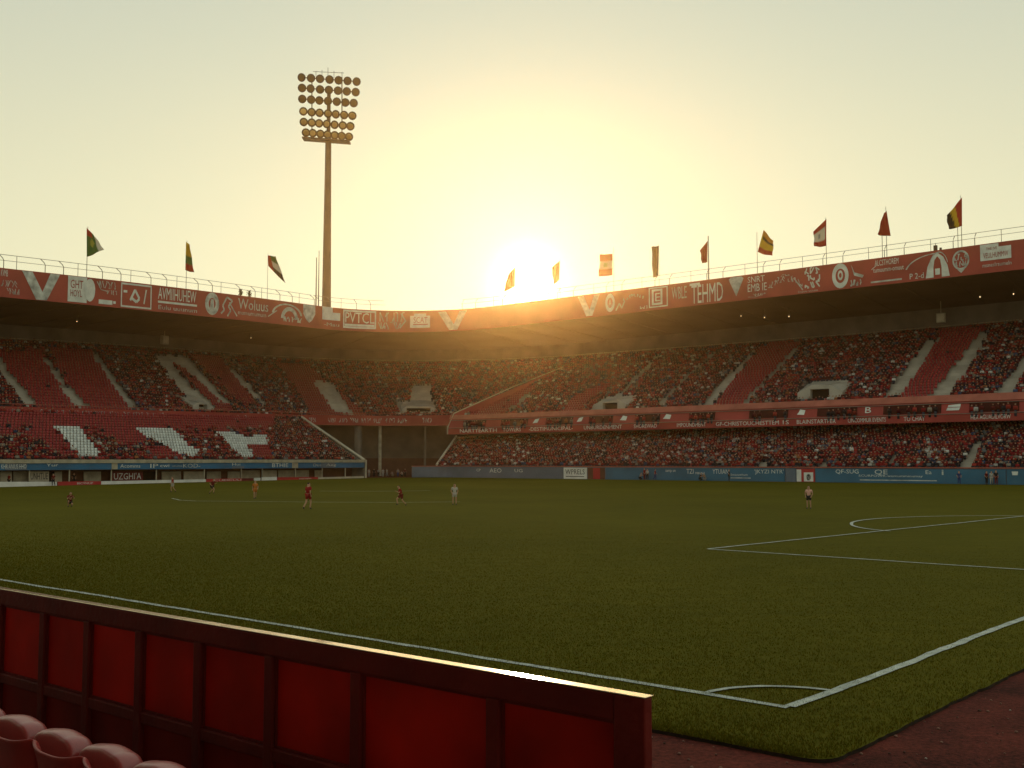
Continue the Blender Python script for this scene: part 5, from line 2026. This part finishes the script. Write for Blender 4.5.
w = bpy.data.worlds.new('World')
SC.world = w
w.use_nodes = True
nt = w.node_tree
bg = nt.nodes['Background']
sky = nt.nodes.new('ShaderNodeTexSky')
sky.sky_type = 'NISHITA'
sky.sun_disc = False
sky.sun_elevation = el
sky.sun_rotation = az
sky.air_density = 1.0
sky.dust_density = 3.0
sky.ozone_density = 0.0
SKY_TINT = (5.05, 5.3, 4.4)
mx = nt.nodes.new('ShaderNodeMix'); mx.data_type = 'RGBA'; mx.blend_type = 'MULTIPLY'; mx.inputs[0].default_value = 1
gm = nt.nodes.new('ShaderNodeGamma'); gm.inputs['Gamma'].default_value = 0.10
nt.links.new(sky.outputs[0], gm.inputs['Color'])
nt.links.new(gm.outputs[0], mx.inputs[6]); mx.inputs[7].default_value = (*SKY_TINT, 1)
tcw = nt.nodes.new('ShaderNodeTexCoord')
dt = nt.nodes.new('ShaderNodeVectorMath'); dt.operation = 'DOT_PRODUCT'
nt.links.new(tcw.outputs['Generated'], dt.inputs[0]); dt.inputs[1].default_value = tuple(sd)


def aureole(k, amp):
    a = nt.nodes.new('ShaderNodeMath'); a.operation = 'SUBTRACT'; nt.links.new(dt.outputs['Value'], a.inputs[0]); a.inputs[1].default_value = 1.0
    b = nt.nodes.new('ShaderNodeMath'); b.operation = 'MULTIPLY'; nt.links.new(a.outputs[0], b.inputs[0]); b.inputs[1].default_value = k
    c = nt.nodes.new('ShaderNodeMath'); c.operation = 'EXPONENT'; nt.links.new(b.outputs[0], c.inputs[0])
    d = nt.nodes.new('ShaderNodeMath'); d.operation = 'MULTIPLY'; nt.links.new(c.outputs[0], d.inputs[0]); d.inputs[1].default_value = amp
    return d.outputs[0]


s1 = aureole(4000.0, 40.0)
s2 = aureole(250.0, 0.9)
ad = nt.nodes.new('ShaderNodeMath'); ad.operation = 'ADD'; nt.links.new(s1, ad.inputs[0]); nt.links.new(s2, ad.inputs[1])
vm = nt.nodes.new('ShaderNodeVectorMath'); vm.operation = 'SCALE'; vm.inputs[0].default_value = (1, .85, .5); nt.links.new(ad.outputs[0], vm.inputs['Scale'])
sx = nt.nodes.new('ShaderNodeSeparateXYZ'); nt.links.new(tcw.outputs['Generated'], sx.inputs[0])
mrz = nt.nodes.new('ShaderNodeMapRange'); mrz.interpolation_type = 'SMOOTHSTEP'
nt.links.new(sx.outputs['Z'], mrz.inputs['Value'])
mrz.inputs['From Min'].default_value = 0.10; mrz.inputs['From Max'].default_value = 0.50
mrz.inputs['To Min'].default_value = 0.0; mrz.inputs['To Max'].default_value = 1.0
gcol_ = nt.nodes.new('ShaderNodeMix'); gcol_.data_type = 'RGBA'
nt.links.new(mrz.outputs[0], gcol_.inputs[0])
gcol_.inputs[6].default_value = (1.32, 1.27, 1.08, 1); gcol_.inputs[7].default_value = (0.89, 0.95, 0.98, 1)
grad = nt.nodes.new('ShaderNodeVectorMath'); grad.operation = 'MULTIPLY'
nt.links.new(mx.outputs[2], grad.inputs[0]); nt.links.new(gcol_.outputs[2], grad.inputs[1])
va = nt.nodes.new('ShaderNodeVectorMath'); va.operation = 'ADD'; nt.links.new(grad.outputs[0], va.inputs[0]); nt.links.new(vm.outputs[0], va.inputs[1])
nt.links.new(va.outputs[0], bg.inputs['Color'])
bg.inputs['Strength'].default_value = 0.10

# haze
hz = bpy.data.materials.new('air_haze'); hz.use_nodes = True
n2 = hz.node_tree
n2.nodes.remove(n2.nodes['Principled BSDF'])
pv = n2.nodes.new('ShaderNodeVolumePrincipled')
pv.inputs['Color'].default_value = (1.0, .60, .22, 1)
pv.inputs['Density'].default_value = 0.00023
pv.inputs['Anisotropy'].default_value = 0.91
n2.links.new(pv.outputs[0], n2.nodes['Material Output'].inputs['Volume'])
mb = MB(); mb.box((0, 97.5, 45.5), (610, 385, 93))
tag(mb.build('haze', hz), 'warm evening haze hanging over the whole pitch', 'haze', kind='stuff')

cam = bpy.data.cameras.new('camera')
cam.sensor_width = 36
cam.lens = 36 * F / 1024
cam.clip_end = 5000
co_ = bpy.data.objects.new('camera', cam)
COL.objects.link(co_)
co_.location = (0, 0, CZ)
co_.rotation_euler = (math.pi / 2 + PA, 0, 0)
SC.camera = co_
SC.view_settings.view_transform = 'Standard'
SC.view_settings.look = 'None'
SC.view_settings.gamma = 1
SC.view_settings.exposure = 0.0
SC.cycles.max_bounces = 8
SC.cycles.diffuse_bounces = 3
SC.cycles.volume_bounces = 1
SC.cycles.use_denoising = True
